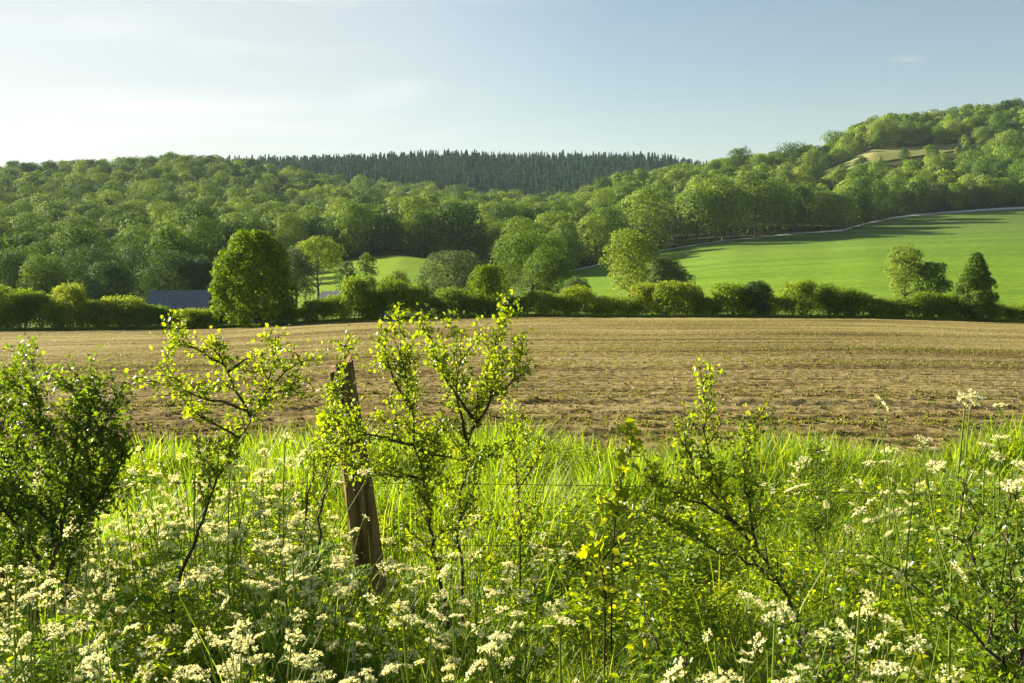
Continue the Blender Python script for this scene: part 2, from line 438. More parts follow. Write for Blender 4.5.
def furrow(x, y):
    head, body = row_coord(x, y)
    k = np.clip((y - 19) / 3, 0, 1)
    h = .034 * np.sin(head * 2 * math.pi / .75) * (1 - k) + .025 * np.sin(body * 2 * math.pi / .75) * k
    bands = (vnoise(x * .05, (head * (1 - k) + body * k) * .55, 5) - .5)
    cl = .05 * (vnoise(x * 1.6, y * 6, 1) - .5) + .055 * (vnoise(x * 6, y * 12, 2) - .5) + .025 * (vnoise(x * 1.3, y * 3, 8) - .5)
    cl = .62 * cl * np.clip(16 / np.maximum(y, 1), .12, 1)
    ridge = -.10 * np.exp(-((y - 12.6 - .15 * np.sin(x * .4)) / .28)**2) + .07 * np.exp(-((y - 13.2 - .15 * np.sin(x * .4)) / .25)**2)
    ridge += -.08 * np.exp(-((y - 15.8 - .01 * x) / .35)**2) + .05 * np.exp(-((y - 16.5 - .01 * x) / .3)**2) - .1 * np.exp(-((y - 10.6) / .25)**2)
    return h + cl + .7 * ridge + .03 * bands


def build_field():
    ys = np.concatenate([np.arange(9.3, 22, .045), np.geomspace(22, 117.2, 520)])
    P = np.linspace(-1, 1, 520)
    P = np.sign(P) * (np.abs(P) * .62 + .0 * np.abs(P)**4)
    Y = ys[:, None].repeat(len(P), 1)
    X = P[None] * (Y + 14)
    Z = terrain(X, Y) + .03 + furrow(X, Y)
    edge = np.clip((Y - 9.3) / .5, 0, 1) * np.clip((117.2 - Y) / 1.5, 0, 1)
    Z = terrain(X, Y) + (Z - terrain(X, Y)) * edge - .06 * (1 - edge)
    n, m = X.shape
    i = np.arange(n - 1)[:, None] * m + np.arange(m - 1)[None]
    q = np.stack([i, i + 1, i + m + 1, i + m], -1).reshape(-1, 4)
    mb = MB(); mb.add(np.stack([X, Y, Z], -1).reshape(-1, 3), q)
    tag(mb.build('ploughed_field', G['soil'], smooth=True), kind='structure')
    # clods of dry earth
    N = 42000
    y = 9.6 + 30 * rng.random(N)**1.8; x = (rng.random(N) * 2 - 1) * (.6 * y + 4)
    s = .008 + .03 * rng.random(N)**5
    pos = np.stack([x, y, terrain(x, y) + .03 + furrow(x, y) + s * .2], 1)
    d = rand_dirs(N); fr = frames_from(d, rand_dirs(N))
    oct_v = np.array([[1, 0, 0], [-.9, .1, 0], [0, 1, .1], [.1, -1, 0], [0, 0, .8], [0, .1, -.8]])
    oct_f = [(0, 2, 4), (2, 1, 4), (1, 3, 4), (3, 0, 4), (2, 0, 5), (1, 2, 5), (3, 1, 5), (0, 3, 5)]
    mb = MB(); mb.inst(oct_v, oct_f, pos, fr, s)
    tag(mb.build('earth_clods', G['soil']), 'small dry clods of earth lying over the ploughed field', 'clods', kind='stuff')
    # seedlings along the rows
    tv = np.array([[0, -.12, 0], [0, .12, 0], [.6, .3, .35], [1, 0, .55], [.6, -.3, .35]]); tf = [(0, 1, 2, 3, 4)]
    P_, F_, S_ = [], [], []
    for zone in (0, 1, 2):
        if zone == 0: N = 26000; y = 9.8 + 10 * rng.random(N)
        elif zone == 1: N = 90000; y = 20 + 28 * rng.random(N)
        else: N = 110000; y = 48 + 68 * rng.random(N)
        x = (rng.random(N) * 2 - 1) * (.6 * y + 6)
        head, body = row_coord(x, y)
        rc = np.where(y < 20.5, head, body)
        streak = vnoise(x * .02 + 3, rc * .45, 33)
        y = y - ((rc / .75) - np.round(rc / .75)) * .75 + rng.normal(0, .06, N)
        patch = vnoise(x * .035 + 9, rc * .3, 4) * .3 + streak * .5 + vnoise(x * .15, y * .4, 6) * .2
        keep = rng.random(N) < np.clip((patch - .3) * 2.0, .07, .85) * (.55 + .45 * np.sin(rc * 2 * math.pi / 4.2))
        x, y = x[keep], y[keep]
        base = np.stack([x, y, terrain(x, y) + .03 + furrow(x, y)], 1)
        s = rng.uniform(.03, .065, len(x)) * (.8 if zone == 0 else .85 if zone == 1 else 1.2)
        nl = 4 if zone == 0 else 2 if zone == 1 else 1
        for k in range(nl):
            a = rng.random(len(x)) * 2 * math.pi
            d = np.stack([np.cos(a), np.sin(a), rng.uniform(.2, 1.4, len(x))], 1)
            P_.append(base); F_.append(frames_from(d, np.tile([0, 0, 1.0], (len(x), 1)) + .3 * rng.normal(size=(len(x), 3)))); S_.append(s)
    mb = MB(); mb.inst(tv, tf, np.concatenate(P_), np.concatenate(F_), np.concatenate(S_))
    tag(mb.build('crop_seedlings', G['seedling']), 'tiny green seedlings coming up in rows across the brown field', 'seedlings', kind='stuff')


# ------------------------------------------------------------------ trees
CARD = (np.array([[-.5, 0, -.06], [0, -.42, .05], [.55, .02, -.05], [0.05, .45, .04]]), [(0, 1, 2, 3)])


def crown_profile(t, shape):
    """half width of a crown at relative height t, 0..1"""
    t = float(np.clip(t, 0, 1))
    if shape == 'dome': return (.92 + .08 * t / .3) if t < .3 else math.sqrt(max(0, 1 - ((t - .3) / .7)**2.1))
    if shape == 'cone': return np.clip((1 - t)**.62, 0, 1) * np.clip(.8 + t * 1.4, 0, 1)
    if shape == 'umbrella': return np.sqrt(np.clip(1 - (2 * t - .9)**2, 0, 1)) * .95
    return np.clip(1 - np.abs((t - .42) / .6)**2.4, 0, 1)**.5


def lobes_for(w, h, base, n, r, shape='round', rel=(.26, .42)):
    """clumps of a crown: list of (centre, radii)"""
    out = []
    H = h - base
    for k in range(n):
        t = (k + r.random()) / n
        t = .04 + .94 * t if shape != 'umbrella' else .3 + .7 * t
        if shape == 'round' and r.random() < .3: t = .5 + .48 * r.random()
        q = (rel[0] + (rel[1] - rel[0]) * r.random()) * .62
        pr = float(crown_profile(t, shape))
        rr = w * q * (.55 + .45 * pr) * (r.uniform(.75, 1.3) if shape == 'round' else 1)
        rad = max(0.0, pr * w * .5 - rr * .8) * (1 if r.random() < .8 else r.random()**.5)
        a = k * 2.39996 + r.normal() * .5
        zc = base + H * t
        zc = min(zc, h - rr * .6)
        out.append((np.array([math.cos(a) * rad, math.sin(a) * rad, zc]), np.array([rr, rr, rr * r.uniform(.65, .9)])))
    for t in ((.3, .55, .75) if shape != 'umbrella' else (.75,)):
        pr = float(crown_profile(t, shape)); out.append((np.array([0, 0, base + H * t]), np.array([w * .36 * pr, w * .36 * pr, H * .22])))
    return out


def crown(mb, lobes, n, size, r, mat=0, tint=None, fill=.14, ruff=.16, rnd=.5):
    area = np.array([l[1][0] * l[1][2] for l in lobes]); pr = area / area.sum()
    k = r.choice(len(lobes), n, p=pr)
    C = np.array([l[0] for l in lobes])[k]; Rr = np.array([l[1] for l in lobes])[k]
    d = rand_dirs(n, r); d[:, 2] = np.where((d[:, 2] < -.3) & (r.random(n) < .6), -d[:, 2], d[:, 2])
    rad = np.where(r.random(n) < fill, r.random(n)**.5, 1 + ruff * r.normal(size=n) * .6)
    pos = C + d * Rr * rad[:, None]
    keep = pos[:, 2] > .15
    pos, d = pos[keep], d[keep]; n = len(pos)
    nrm = unit(d * 1.0 + rnd * r.normal(size=(n, 3)) + np.array([0, 0, .15]))
    fr = frames_from(np.cross(nrm, rand_dirs(n, r)), nrm)
    mb.inst(CARD[0], CARD[1], pos, fr, size * r.uniform(.6, 1.3, n), mat, None if tint is None else np.full(n, tint))


def trunk(mb, h, rad, r, mat=0, limbs=4, spread=2.0, lean=.3):
    t = np.linspace(0, 1, 7)
    px = np.stack([lean * t * r.normal() * .6 + .12 * np.sin(t * 5 + r.random() * 6), lean * t * r.normal() * .6, t * h], 1)
    mb.tube(px, rad * (1.25 - .95 * t**.8), 8, mat)
    for k in range(limbs):
        i = 2 + k % 4; a = r.random() * 6.28; L = spread * r.uniform(.6, 1.1)
        s = np.linspace(0, 1, 5)
        q = px[i] + np.stack([np.cos(a) * L * s, np.sin(a) * L * s, L * (.9 * s - .15 * s * s)], 1)
        mb.tube(q, rad * .5 * (1 - .8 * s), 6, mat)


def hero_tree(name, label, px, ptop, pbase_depth, width_px, shape, leaf, n, size, nl=22, base_frac=.12, group=None, cat='tree', rel=(.26, .42), trunk_h=.6, limbs=5, seed=1, fill=.14, trad=None, ruff=.16, py_base=None):
    r = np.random.default_rng(seed)
    d = pbase_depth
    x = (px - 512) / F * d; z0 = float(terrain(x, d))
    top = at(px, ptop, d)[2]; h = top - z0; w = width_px / F * d
    root = empty(name, (x, d, z0 - .05)); tag(root, label, cat, group)
    lb = lobes_for(w, h, h * base_frac, nl, r, shape, rel)
    # keep the clumps inside the outline
    mx = max(np.hypot(l[0][0], l[0][1]) + l[1][0] for l in lb); mz = max(l[0][2] + l[1][2] for l in lb)
    lb = [(np.array([c[0] * w * .5 / mx, c[1] * w * .5 / mx, h * base_frac + (c[2] - h * base_frac) * (h * (1 - base_frac)) / (mz - h * base_frac)]), q * np.array([w * .5 / mx, w * .5 / mx, 1])) for c, q in lb]
    mb = MB(); crown(mb, lb, n, size, r, fill=fill, ruff=ruff)
    mb.build('crown', leaf, root)
    mt = MB(); trunk(mt, h * trunk_h, trad or max(.12, h * .022), r, limbs=limbs, spread=w * .33)
    mt.build('trunk', G['bark'], root, smooth=True)
    return root


def build_hero_trees():
    hero_tree('round_tree', 'big dense dome-shaped tree with a bright edge standing in the hedge beside the slate roof', 254, 229, 118, 86, 'dome', G['round_leaf'], 26000, .28, nl=110, base_frac=.03, rel=(.12, .22), seed=11, fill=.04, ruff=.14, trunk_h=.5)
    hero_tree('conical_tree', 'dense dark cone-shaped tree at the right end of the far hedge', 975, 252, 119, 52, 'cone', G['mid_leaf'], 15000, .22, nl=80, base_frac=.04, rel=(.16, .3), seed=12, fill=.06, ruff=.1)
    hero_tree('loose_tree', 'tall pale open-crowned tree left of the dark cone-shaped tree', 904, 243, 150, 42, 'round', G['pale_leaf'], 5200, .26, nl=20, base_frac=.22, rel=(.2, .34), seed=13, trunk_h=.8)
    hero_tree('bushy_tree', 'low dark green bushy tree squeezed between the pale open tree and the dark cone', 932, 262, 148, 40, 'round', G['mid_leaf'], 6500, .25, nl=20, base_frac=.1, seed=14)
    hero_tree('pale_ash_tree', 'pale yellow-green tree with a bare lower trunk in front of the big green crop field', 629, 228, 150, 62, 'round', G['pale_leaf'], 8000, .28, nl=26, base_frac=.24, rel=(.22, .36), seed=15, trunk_h=.75)
    hero_tree('bushy_tree', 'dark grey-green rounded tree tucked against the right of the pale yellow-green tree', 668, 256, 153, 56, 'round', G['grey_leaf'], 9000, .26, nl=24, base_frac=.05, seed=16)
    hero_tree('spreading_tree', 'large spreading green tree behind the hedge just right of the grey-green mound', 532, 228, 185, 86, 'round', G['mid_leaf'], 15000, .32, nl=34, base_frac=.1, seed=17, rel=(.22, .36))
    hero_tree('bushy_tree', 'mid green tree with a pale stem in front of the large spreading tree', 548, 246, 170, 52, 'round', G['mid_leaf'], 8000, .28, nl=22, base_frac=.2, seed=18)
    hero_tree('willow_mound', 'low grey-green willow shaped like a smooth mound by the bright pasture', 455, 250, 178, 84, 'dome', G['grey_leaf'], 17000, .26, nl=46, base_frac=.02, rel=(.2, .3), seed=19, fill=.06, ruff=.1)
    hero_tree('small_round_tree', 'small yellow-green round tree standing in the hedge in front of the grey-green mound', 487, 264, 121, 46, 'round', G['round_leaf'], 8000, .2, nl=26, base_frac=.1, seed=20)
    hero_tree('parasol_tree', 'flat-topped spreading tree with a clear thin trunk on the bright pasture', 318, 236, 190, 58, 'umbrella', G['pale_leaf'], 5200, .3, nl=20, base_frac=.42, rel=(.2, .34), seed=21, trunk_h=.7, limbs=8)
    hero_tree('bushy_tree', 'leafy tree beside the dome-shaped tree half hidden behind it', 296, 246, 180, 40, 'round', G['grey_leaf'], 6000, .3, nl=20, base_frac=.05, seed=22)
    hero_tree('small_tree', 'small ragged tree with a leaning crown alone on the bright pasture', 367, 252, 200, 24, 'round', G['mid_leaf'], 1700, .3, nl=12, base_frac=.35, seed=23, trunk_h=.8)
    hero_tree('small_tree', 'small dark scrubby tree on the pasture left of the ragged one', 347, 261, 198, 26, 'round', G['dark_leaf'], 1800, .3, nl=12, base_frac=.05, seed=24)
    hero_tree('round_bush', 'small dark ball-shaped bush on the hedge line below the bright pasture', 370, 277, 140, 24, 'round', G['mid_leaf'], 3600, .2, nl=24, base_frac=.02, seed=25, rel=(.25, .4), fill=.05)
    hero_tree('round_bush', 'dark round bush rising above the right half of the hedge', 756, 281, 119.5, 38, 'round', G['dark_leaf'], 7000, .19, nl=24, base_frac=.02, seed=26)
    hero_tree('pale_bush', 'pale feathery bush in the gap beside the grey-green mound', 398, 270, 150, 36, 'round', G['pale_leaf'], 3600, .24, nl=18, base_frac=.02, seed=27)
    hero_tree('pale_bush', 'second feathery bush nearer the grey-green mound and lower than its neighbour', 420, 284, 140, 30, 'round', G['mid_leaf'], 3000, .22, nl=16, base_frac=.02, seed=28)
    hero_tree('pale_bush', 'silvery low bush at the foot of the large spreading tree', 577, 276, 160, 34, 'round', G['grey_leaf'], 3600, .24, nl=16, base_frac=.02, seed=29)
    hero_tree('skyline_tree', 'dark round tree standing up alone on the dip in the right skyline', 737, 147, 655, 31, 'round', G['dark_leaf'], 3200, .8, nl=18, base_frac=.0, seed=61)
    hero_tree('skyline_tree', 'low wide dark tree on the skyline below the hilltop wood', 789, 143, 690, 44, 'round', G['dark_leaf'], 3600, .85, nl=22, base_frac=.0, seed=62)
    hero_tree('skyline_tree', 'mid green tree on the skyline at the foot of the hilltop wood', 832, 130, 720, 36, 'round', G['mid_leaf'], 3400, .85, nl=20, base_frac=.0, seed=63)
    # the dark group on the left
    for k, (px, pt, d, w, lab) in enumerate([
        (-26, 262, 205, 60, 'dark tree at the outer edge of the photo left of the dark group'),
        (14, 251, 215, 66, 'dark tree at the left end of the group behind the long left hedge'),
        (46, 254, 205, 54, 'paler rounded tree second from the left in the dark group'),
        (88, 245, 222, 74, 'broad dark tree third from the left in the dark group'),
        (134, 243, 226, 70, 'tallest dark tree in the middle of the dark group'),
        (110, 261, 200, 56, 'low dark tree in front of the tallest one in the dark group'),
        (168, 249, 206, 68, 'dark broad tree directly above the slate barn roof'),
        (199, 255, 205, 46, 'dark tree at the right end of the group, touching the dome-shaped tree')]):
        hero_tree('dark_tree', lab, px, pt, d, w, 'round', G['dark_leaf'] if k != 2 else G['mid_leaf'], 9000, .32, nl=30, base_frac=.0, seed=40 + k, group='dark trees behind the left hedge')


def make_wood_protos():
    protos = []
    for k in range(8):
        r = np.random.default_rng(100 + k)
        w = r.uniform(10, 14); h = r.uniform(13, 16)
        mb = MB()
        crown(mb, lobes_for(w, h, 1.2, int(r.integers(13, 20)), r, 'round' if k % 3 else 'dome', (.34, .56)), 4200, .5, r, 0, fill=.04, ruff=.13, rnd=.36)
        trunk(mb, h * .6, .28, r, 1, 4, w * .3)
        protos.append((mb, h, w))
    return protos


def far_crowns():
    out = []
    for k in range(8):
        r = np.random.default_rng(300 + k)
        w = r.uniform(10, 14); h = r.uniform(13, 16)
        mb = MB(); crown(mb, lobes_for(w, h, 2.5, int(r.integers(11, 16)), r, 'round' if k % 3 else 'dome', (.36, .58)), 900, .95, r, 0, fill=.02, ruff=.12, rnd=.34)
        out.append(np.concatenate(mb.V))
    return out


def build_woods():
    r = np.random.default_rng(5)
    pts = []
    sp = 10.0
    y = 232.0
    while y < 980:
        x0, x1 = (-90 - 512) / F * y, (1120 - 512) / F * y
        n = int((x1 - x0) / sp)
        xs = x0 + (np.arange(n) + r.random(n)) * sp
        yy = y + r.uniform(-.45, .45, n) * sp
        pts.append(np.stack([xs, yy], 1)); y += sp * (1 if y < 620 else 1.15)
    P = np.concatenate(pts)
    px = pix(P[:, 0], P[:, 1])
    keep = (P[:, 1] > wood_front(px)) & ~in_clearing(px, P[:, 1])
    keep &= ~((px > 840) & (px < 960) & (P[:, 1] > 590) & (P[:, 1] < 630) & (r.random(len(P)) < .5))
    keep &= ~((px > 250) & (px < 720) & (P[:, 1] > 900))
    P, px = P[keep], px[keep]
    z = terrain(P[:, 0], P[:, 1])
    sc = r.uniform(.6, 1.25, len(P))
    sc = np.where((P[:, 1] > 690) & (px > 700), np.clip(sc, .7, 1.1), sc)
    edge = P[:, 1] - wood_front(px)
    sc = np.where((edge < 14) & (px > 569), np.maximum(sc, 1.0) * np.interp(px, [570, 620, 740, 900], [1.0, 1.5, 1.35, .95]), sc)
    sc = np.where((px > 780) & (px < 985) & (P[:, 1] > 575) & (P[:, 1] < 655), np.minimum(sc * .6, .62), sc)
    # visible size: hide-and-seek test along each column, nearest first
    vis = np.zeros(len(P)); order = np.argsort(P[:, 1]); hor = np.full(1400, 1e9)
    pytop = 260 - (z + 13.5 * sc - EYE) / P[:, 1] * F
    for i in order:
        c = int(px[i]) + 150; wpx = max(2, int(5.5 * sc[i] / P[i, 1] * F)); a, b = max(0, c - wpx), min(1399, c + wpx)
        if b <= a: continue
        seg = hor[a:b]; vis[i] = np.clip(seg - pytop[i], 0, 14 * sc[i] / P[i, 1] * F).sum() if -10 < px[i] < 1034 else 0
        hor[a:b] = np.minimum(seg, pytop[i] + 2)
    big = np.argsort(-vis)[:296]
    big = set(int(i) for i in big if vis[i] > 0)
    print('wood trees', len(P), 'single', len(big))
    protos = make_wood_protos(); objs = [None] * 8; far = far_crowns()
    mass = MB(); tf = [(0, 1, 2, 3)]
    G_ = {'l': ('round-crowned tree in the wood climbing the hill on the left', 'broadleaf trees of the left hillside wood'),
          'm': ('round-crowned tree in the wood beyond the small bright pasture in the middle', 'broadleaf trees beyond the middle pasture'),
          'e': ('round-crowned tree at the lower wood edge directly above the chalk track', 'edge trees above the chalk track'),
          's': ('round-crowned tree on the wooded slope between chalk track and bare hilltop strip', 'broadleaf trees of the right slope'),
          't': ('round-crowned tree on the hilltop above the bare grass strip', 'broadleaf trees of the right hilltop')}
    tint = np.clip(r.normal(.48, .26, len(P)) + .25 * (vnoise(P[:, 0] * .02, P[:, 1] * .02, 9) - .5), 0, 1)
    for i in range(len(P)):
        k = int(r.integers(0, 8)); a = r.random() * 6.28
        if i in big:
            if objs[k] is None:
                o = protos[k][0].build('woodland_tree', [G['wood_leaf'], G['bark']]); objs[k] = o
            else:
                o = objs[k].copy(); COL.objects.link(o)
            o.location = (P[i, 0], P[i, 1], z[i] - .2); o.rotation_euler = (0, 0, a); o.scale = (sc[i], sc[i], sc[i] * r.uniform(.9, 1.1))
            g = 'l' if px[i] < 300 else 'm' if px[i] < 569 else 'e' if edge[i] < 26 else 't' if P[i, 1] > 668 else 's'
            tag(o, G_[g][0], 'tree', G_[g][1])
        elif vis[i] > 0 or r.random() < .75:
            v = far[k] * np.array([sc[i], sc[i], sc[i]]); c, s = math.cos(a), math.sin(a)
            v = np.stack([v[:, 0] * c - v[:, 1] * s + P[i, 0], v[:, 0] * s + v[:, 1] * c + P[i, 1], v[:, 2] + z[i] - .2], 1)
            mass.add(v, np.arange(len(v)).reshape(-1, 4), 0, tint[i])
    o = mass.build('woodland', G['wood_leaf_mass'], tint=True)
    tag(o, 'unbroken broadleaf wood covering the hills behind the nearer trees', 'woodland', kind='stuff')


def conifer_mesh(mb, h, r, n, size, mat=0, tmat=1):
    w = h * .15
    t = r.random(n)**.75
    zz = h * (.08 + .92 * t); rad = w * (1 - t)**.85 * (.75 + .25 * np.sin(zz * 5.5 / h * 9)) * r.uniform(.6, 1.1, n) + .1
    a = r.random(n) * 6.28
    pos = np.stack([np.cos(a) * rad, np.sin(a) * rad, zz], 1)
    out = np.stack([np.cos(a), np.sin(a), np.full(n, -.35)], 1)
    fr = frames_from(out + .3 * r.normal(size=(n, 3)), np.stack([np.cos(a) * .5, np.sin(a) * .5, np.ones(n)], 1) + .35 * r.normal(size=(n, 3)))
    mb.inst(CARD[0], CARD[1], pos, fr, size * r.uniform(.7, 1.3, n) * (1.15 - .6 * t), mat)
    mb.tube(np.array([[0, 0, 0], [0, 0, h * .5], [0, 0, h]]), [h * .014, h * .01, .03], 5, tmat)


def build_conifers():
    r = np.random.default_rng(6)
    protos = []
    for k in range(5):
        mb = MB(); conifer_mesh(mb, 21, np.random.default_rng(60 + k), 900, 1.5)
        protos.append(mb.build('conifer_tree', [G['needle'], G['bark']]))
    far = []
    for k in range(5):
        mb = MB(); conifer_mesh(mb, 21, np.random.default_rng(80 + k), 240, 2.6); far.append(np.concatenate(mb.V[:1]))
    pts = []
    y = 905.0
    while y < 1420:
        x0, x1 = (225 - 512) / F * y, (718 - 512) / F * y
        n = int((x1 - x0) / 6.6)
        pts.append(np.stack([x0 + (np.arange(n) + r.random(n)) * 6.6, y + r.uniform(-3, 3, n)], 1)); y += 9
    P = np.concatenate(pts); px = pix(P[:, 0], P[:, 1])
    lim = np.interp(px, [225, 330, 420, 500, 735], [1230, 1010, 930, 905, 905]) + 25 * (vnoise(px * .05, px * 0, 44) - .5)
    P = P[(P[:, 1] > lim) & (r.random(len(P)) < .6 + .6 * vnoise(P[:, 0] * .03, P[:, 1] * .03, 52))]; px = pix(P[:, 0], P[:, 1])
    z = terrain(P[:, 0], P[:, 1]); sc = r.uniform(.55, .98, len(P)) * np.interp(px, [660, 718], [1, .7]) * (.85 + .3 * vnoise(P[:, 0] * .02, P[:, 1] * .02, 51))
    top = (z + 21 * sc - EYE) / P[:, 1]
    big = set(np.argsort(-top)[:280].tolist())
    mass = MB(); used = set()
    for i in range(len(P)):
        k = int(r.integers(0, 5)); a = r.random() * 6.28
        if i in big:
            if k not in used: o = protos[k]; used.add(k)
            else: o = protos[k].copy(); COL.objects.link(o)
            o.location = (P[i, 0], P[i, 1], z[i] - .3); o.rotation_euler = (0, 0, a); o.scale = (sc[i],) * 3
            tag(o, 'pointed dark spruce on the skyline of the far central ridge', 'conifer', 'spruces along the far ridge skyline')
        else:
            v = far[k] * sc[i]; c, s = math.cos(a), math.sin(a)
            v = np.stack([v[:, 0] * c - v[:, 1] * s + P[i, 0], v[:, 0] * s + v[:, 1] * c + P[i, 1], v[:, 2] + z[i] - .3], 1)
            mass.add(v, np.arange(len(v)).reshape(-1, 4), 0, r.random())
    print('conifers', len(P))
    tag(mass.build('conifer_plantation', G['needle_mass'], tint=True), 'dark conifer plantation covering the slope below the far ridge', 'plantation', kind='stuff')


def build_hedge():
    r = np.random.default_rng(21)
    protos = []
    for k in range(6):
        q = np.random.default_rng(200 + k)
        w = q.uniform(4.4, 6.0); h = 3.4
        mb = MB()
        lb = lobes_for(w, h, .2, 20, q, 'round', (.2, .36))
        crown(mb, lb, 5200, .2, q, fill=.12, ruff=.3)
        n = 260; a = q.random(n) * 6.28; rr = w * .4 * q.random(n)**.5     # upright shoots on top
        pos = np.stack([np.cos(a) * rr, np.sin(a) * rr, h * .93 + q.random(n) * .75 * (1 - rr / (w * .5))], 1)
        mb.inst(CARD[0], CARD[1], pos, frames_from(rand_dirs(n, q), rand_dirs(n, q)), .16 * q.uniform(.6, 1.2, n))
        root = empty('hedge_bush')
        mb.build('foliage', G['hedge_leaf'], root)
        mt = MB()
        for s in range(5):
            b = q.normal(size=2) * .4
            mt.tube(np.array([[b[0], b[1], 0], [b[0] * 1.7, b[1] * 1.7, 1.1], [b[0] * 2.6, b[1] * 2.6, 2.2]]), [.07, .05, .02], 5)
        mt.build('stem', G['bark'], root, smooth=True)
        protos.append(root)
    first = set()
    px = -40.0; i = 0
    labs = {'l': ('tall dark bush in the stretch of far hedge left of the dome-shaped tree', 'bushes of the left hedge stretch'),
            'm': ('leafy bush in the stretch of far hedge between dome-shaped and pale yellow-green trees', 'bushes of the middle hedge stretch'),
            'r': ('leafy bush in the trimmed hedge stretch below the large green crop field', 'bushes of the right hedge stretch')}
    while px < 1070:
        k = int(r.integers(0, 6))
        if px < 214: ht = 40 if px < 105 else 36 if px < 142 else 23
        elif px < 300: ht = 20
        else: ht = np.interp(px, [300, 340, 390, 430, 520, 600, 700, 800, 900, 960, 1070], [32, 40, 34, 26, 27, 26, 31, 33, 27, 24, 23])
        ht = ht * r.uniform(.72, 1.38) / F * 120
        d = 120 + r.uniform(-1.2, 1.6); x = (px - 512) / F * d
        if k not in first: o = protos[k]; first.add(k)
        else: o = copy_tree(protos[k])
        o.location = (x, d, float(terrain(x, d)) - .1); o.rotation_euler = (0, 0, r.random() * 6.28)
        s = ht / 3.9
        o.scale = (r.uniform(.75, 1.05), r.uniform(.7, .95), s)
        g = 'l' if px < 250 else 'm' if px < 630 else 'r'
        tag(o, labs[g][0], 'hedge bush', labs[g][1])
        px += r.uniform(16, 27) * (.7 if px < 210 else 1); i += 1
    # rank grass along the hedge foot
    N = 60000
    x = r.uniform(-75, 75, N); y = 117.2 + 2.2 * r.random(N)
    hgt = r.uniform(.15, .5, N)
    blades('verge_grass', x, y, hgt, .05, r, 'rank pale grass growing along the foot of the far hedge')


# ------------------------------------------------------------------ grass and weeds
def blades(name, x, y, h, wid, r, label, z=None):
    N = len(x); z = terrain(x, y) if z is None else z
    a = r.random(N) * 6.28; b = h * r.uniform(.1, .75, N) * (1 + 0 * h)
    wid = np.broadcast_to(wid, (N,))
    wv = np.stack([np.cos(a + 1.57), np.sin(a + 1.57), np.zeros(N)], 1) * wid[:, None] * .5
    t = np.array([0, .4, .75, 1.0]); wt = np.array([.8, 1, .7, 0.12])
    dirv = np.stack([np.cos(a), np.sin(a), np.zeros(N)], 1)
    base = np.stack([x, y, z - .02], 1)
    V = []
    for q, ww in zip(t, wt):
        c = base + dirv * (b * q**2.2)[:, None] + np.array([0, 0, 1]) * (h * (q - .18 * (b / h) * q**3))[:, None]
        V += [c - wv * ww, c + wv * ww]
    V = np.stack(V, 1)      # N,8,3
    fb = np.array([[0, 1, 3, 2], [2, 3, 5, 4], [4, 5, 7, 6]])
    Fc = (fb[None] + (np.arange(N) * 8)[:, None, None]).reshape(-1, 4)
    mb = MB(); mb.add(V.reshape(-1, 3), Fc)
    return tag(mb.build(name, G['grass']), label, 'grass', kind='stuff')


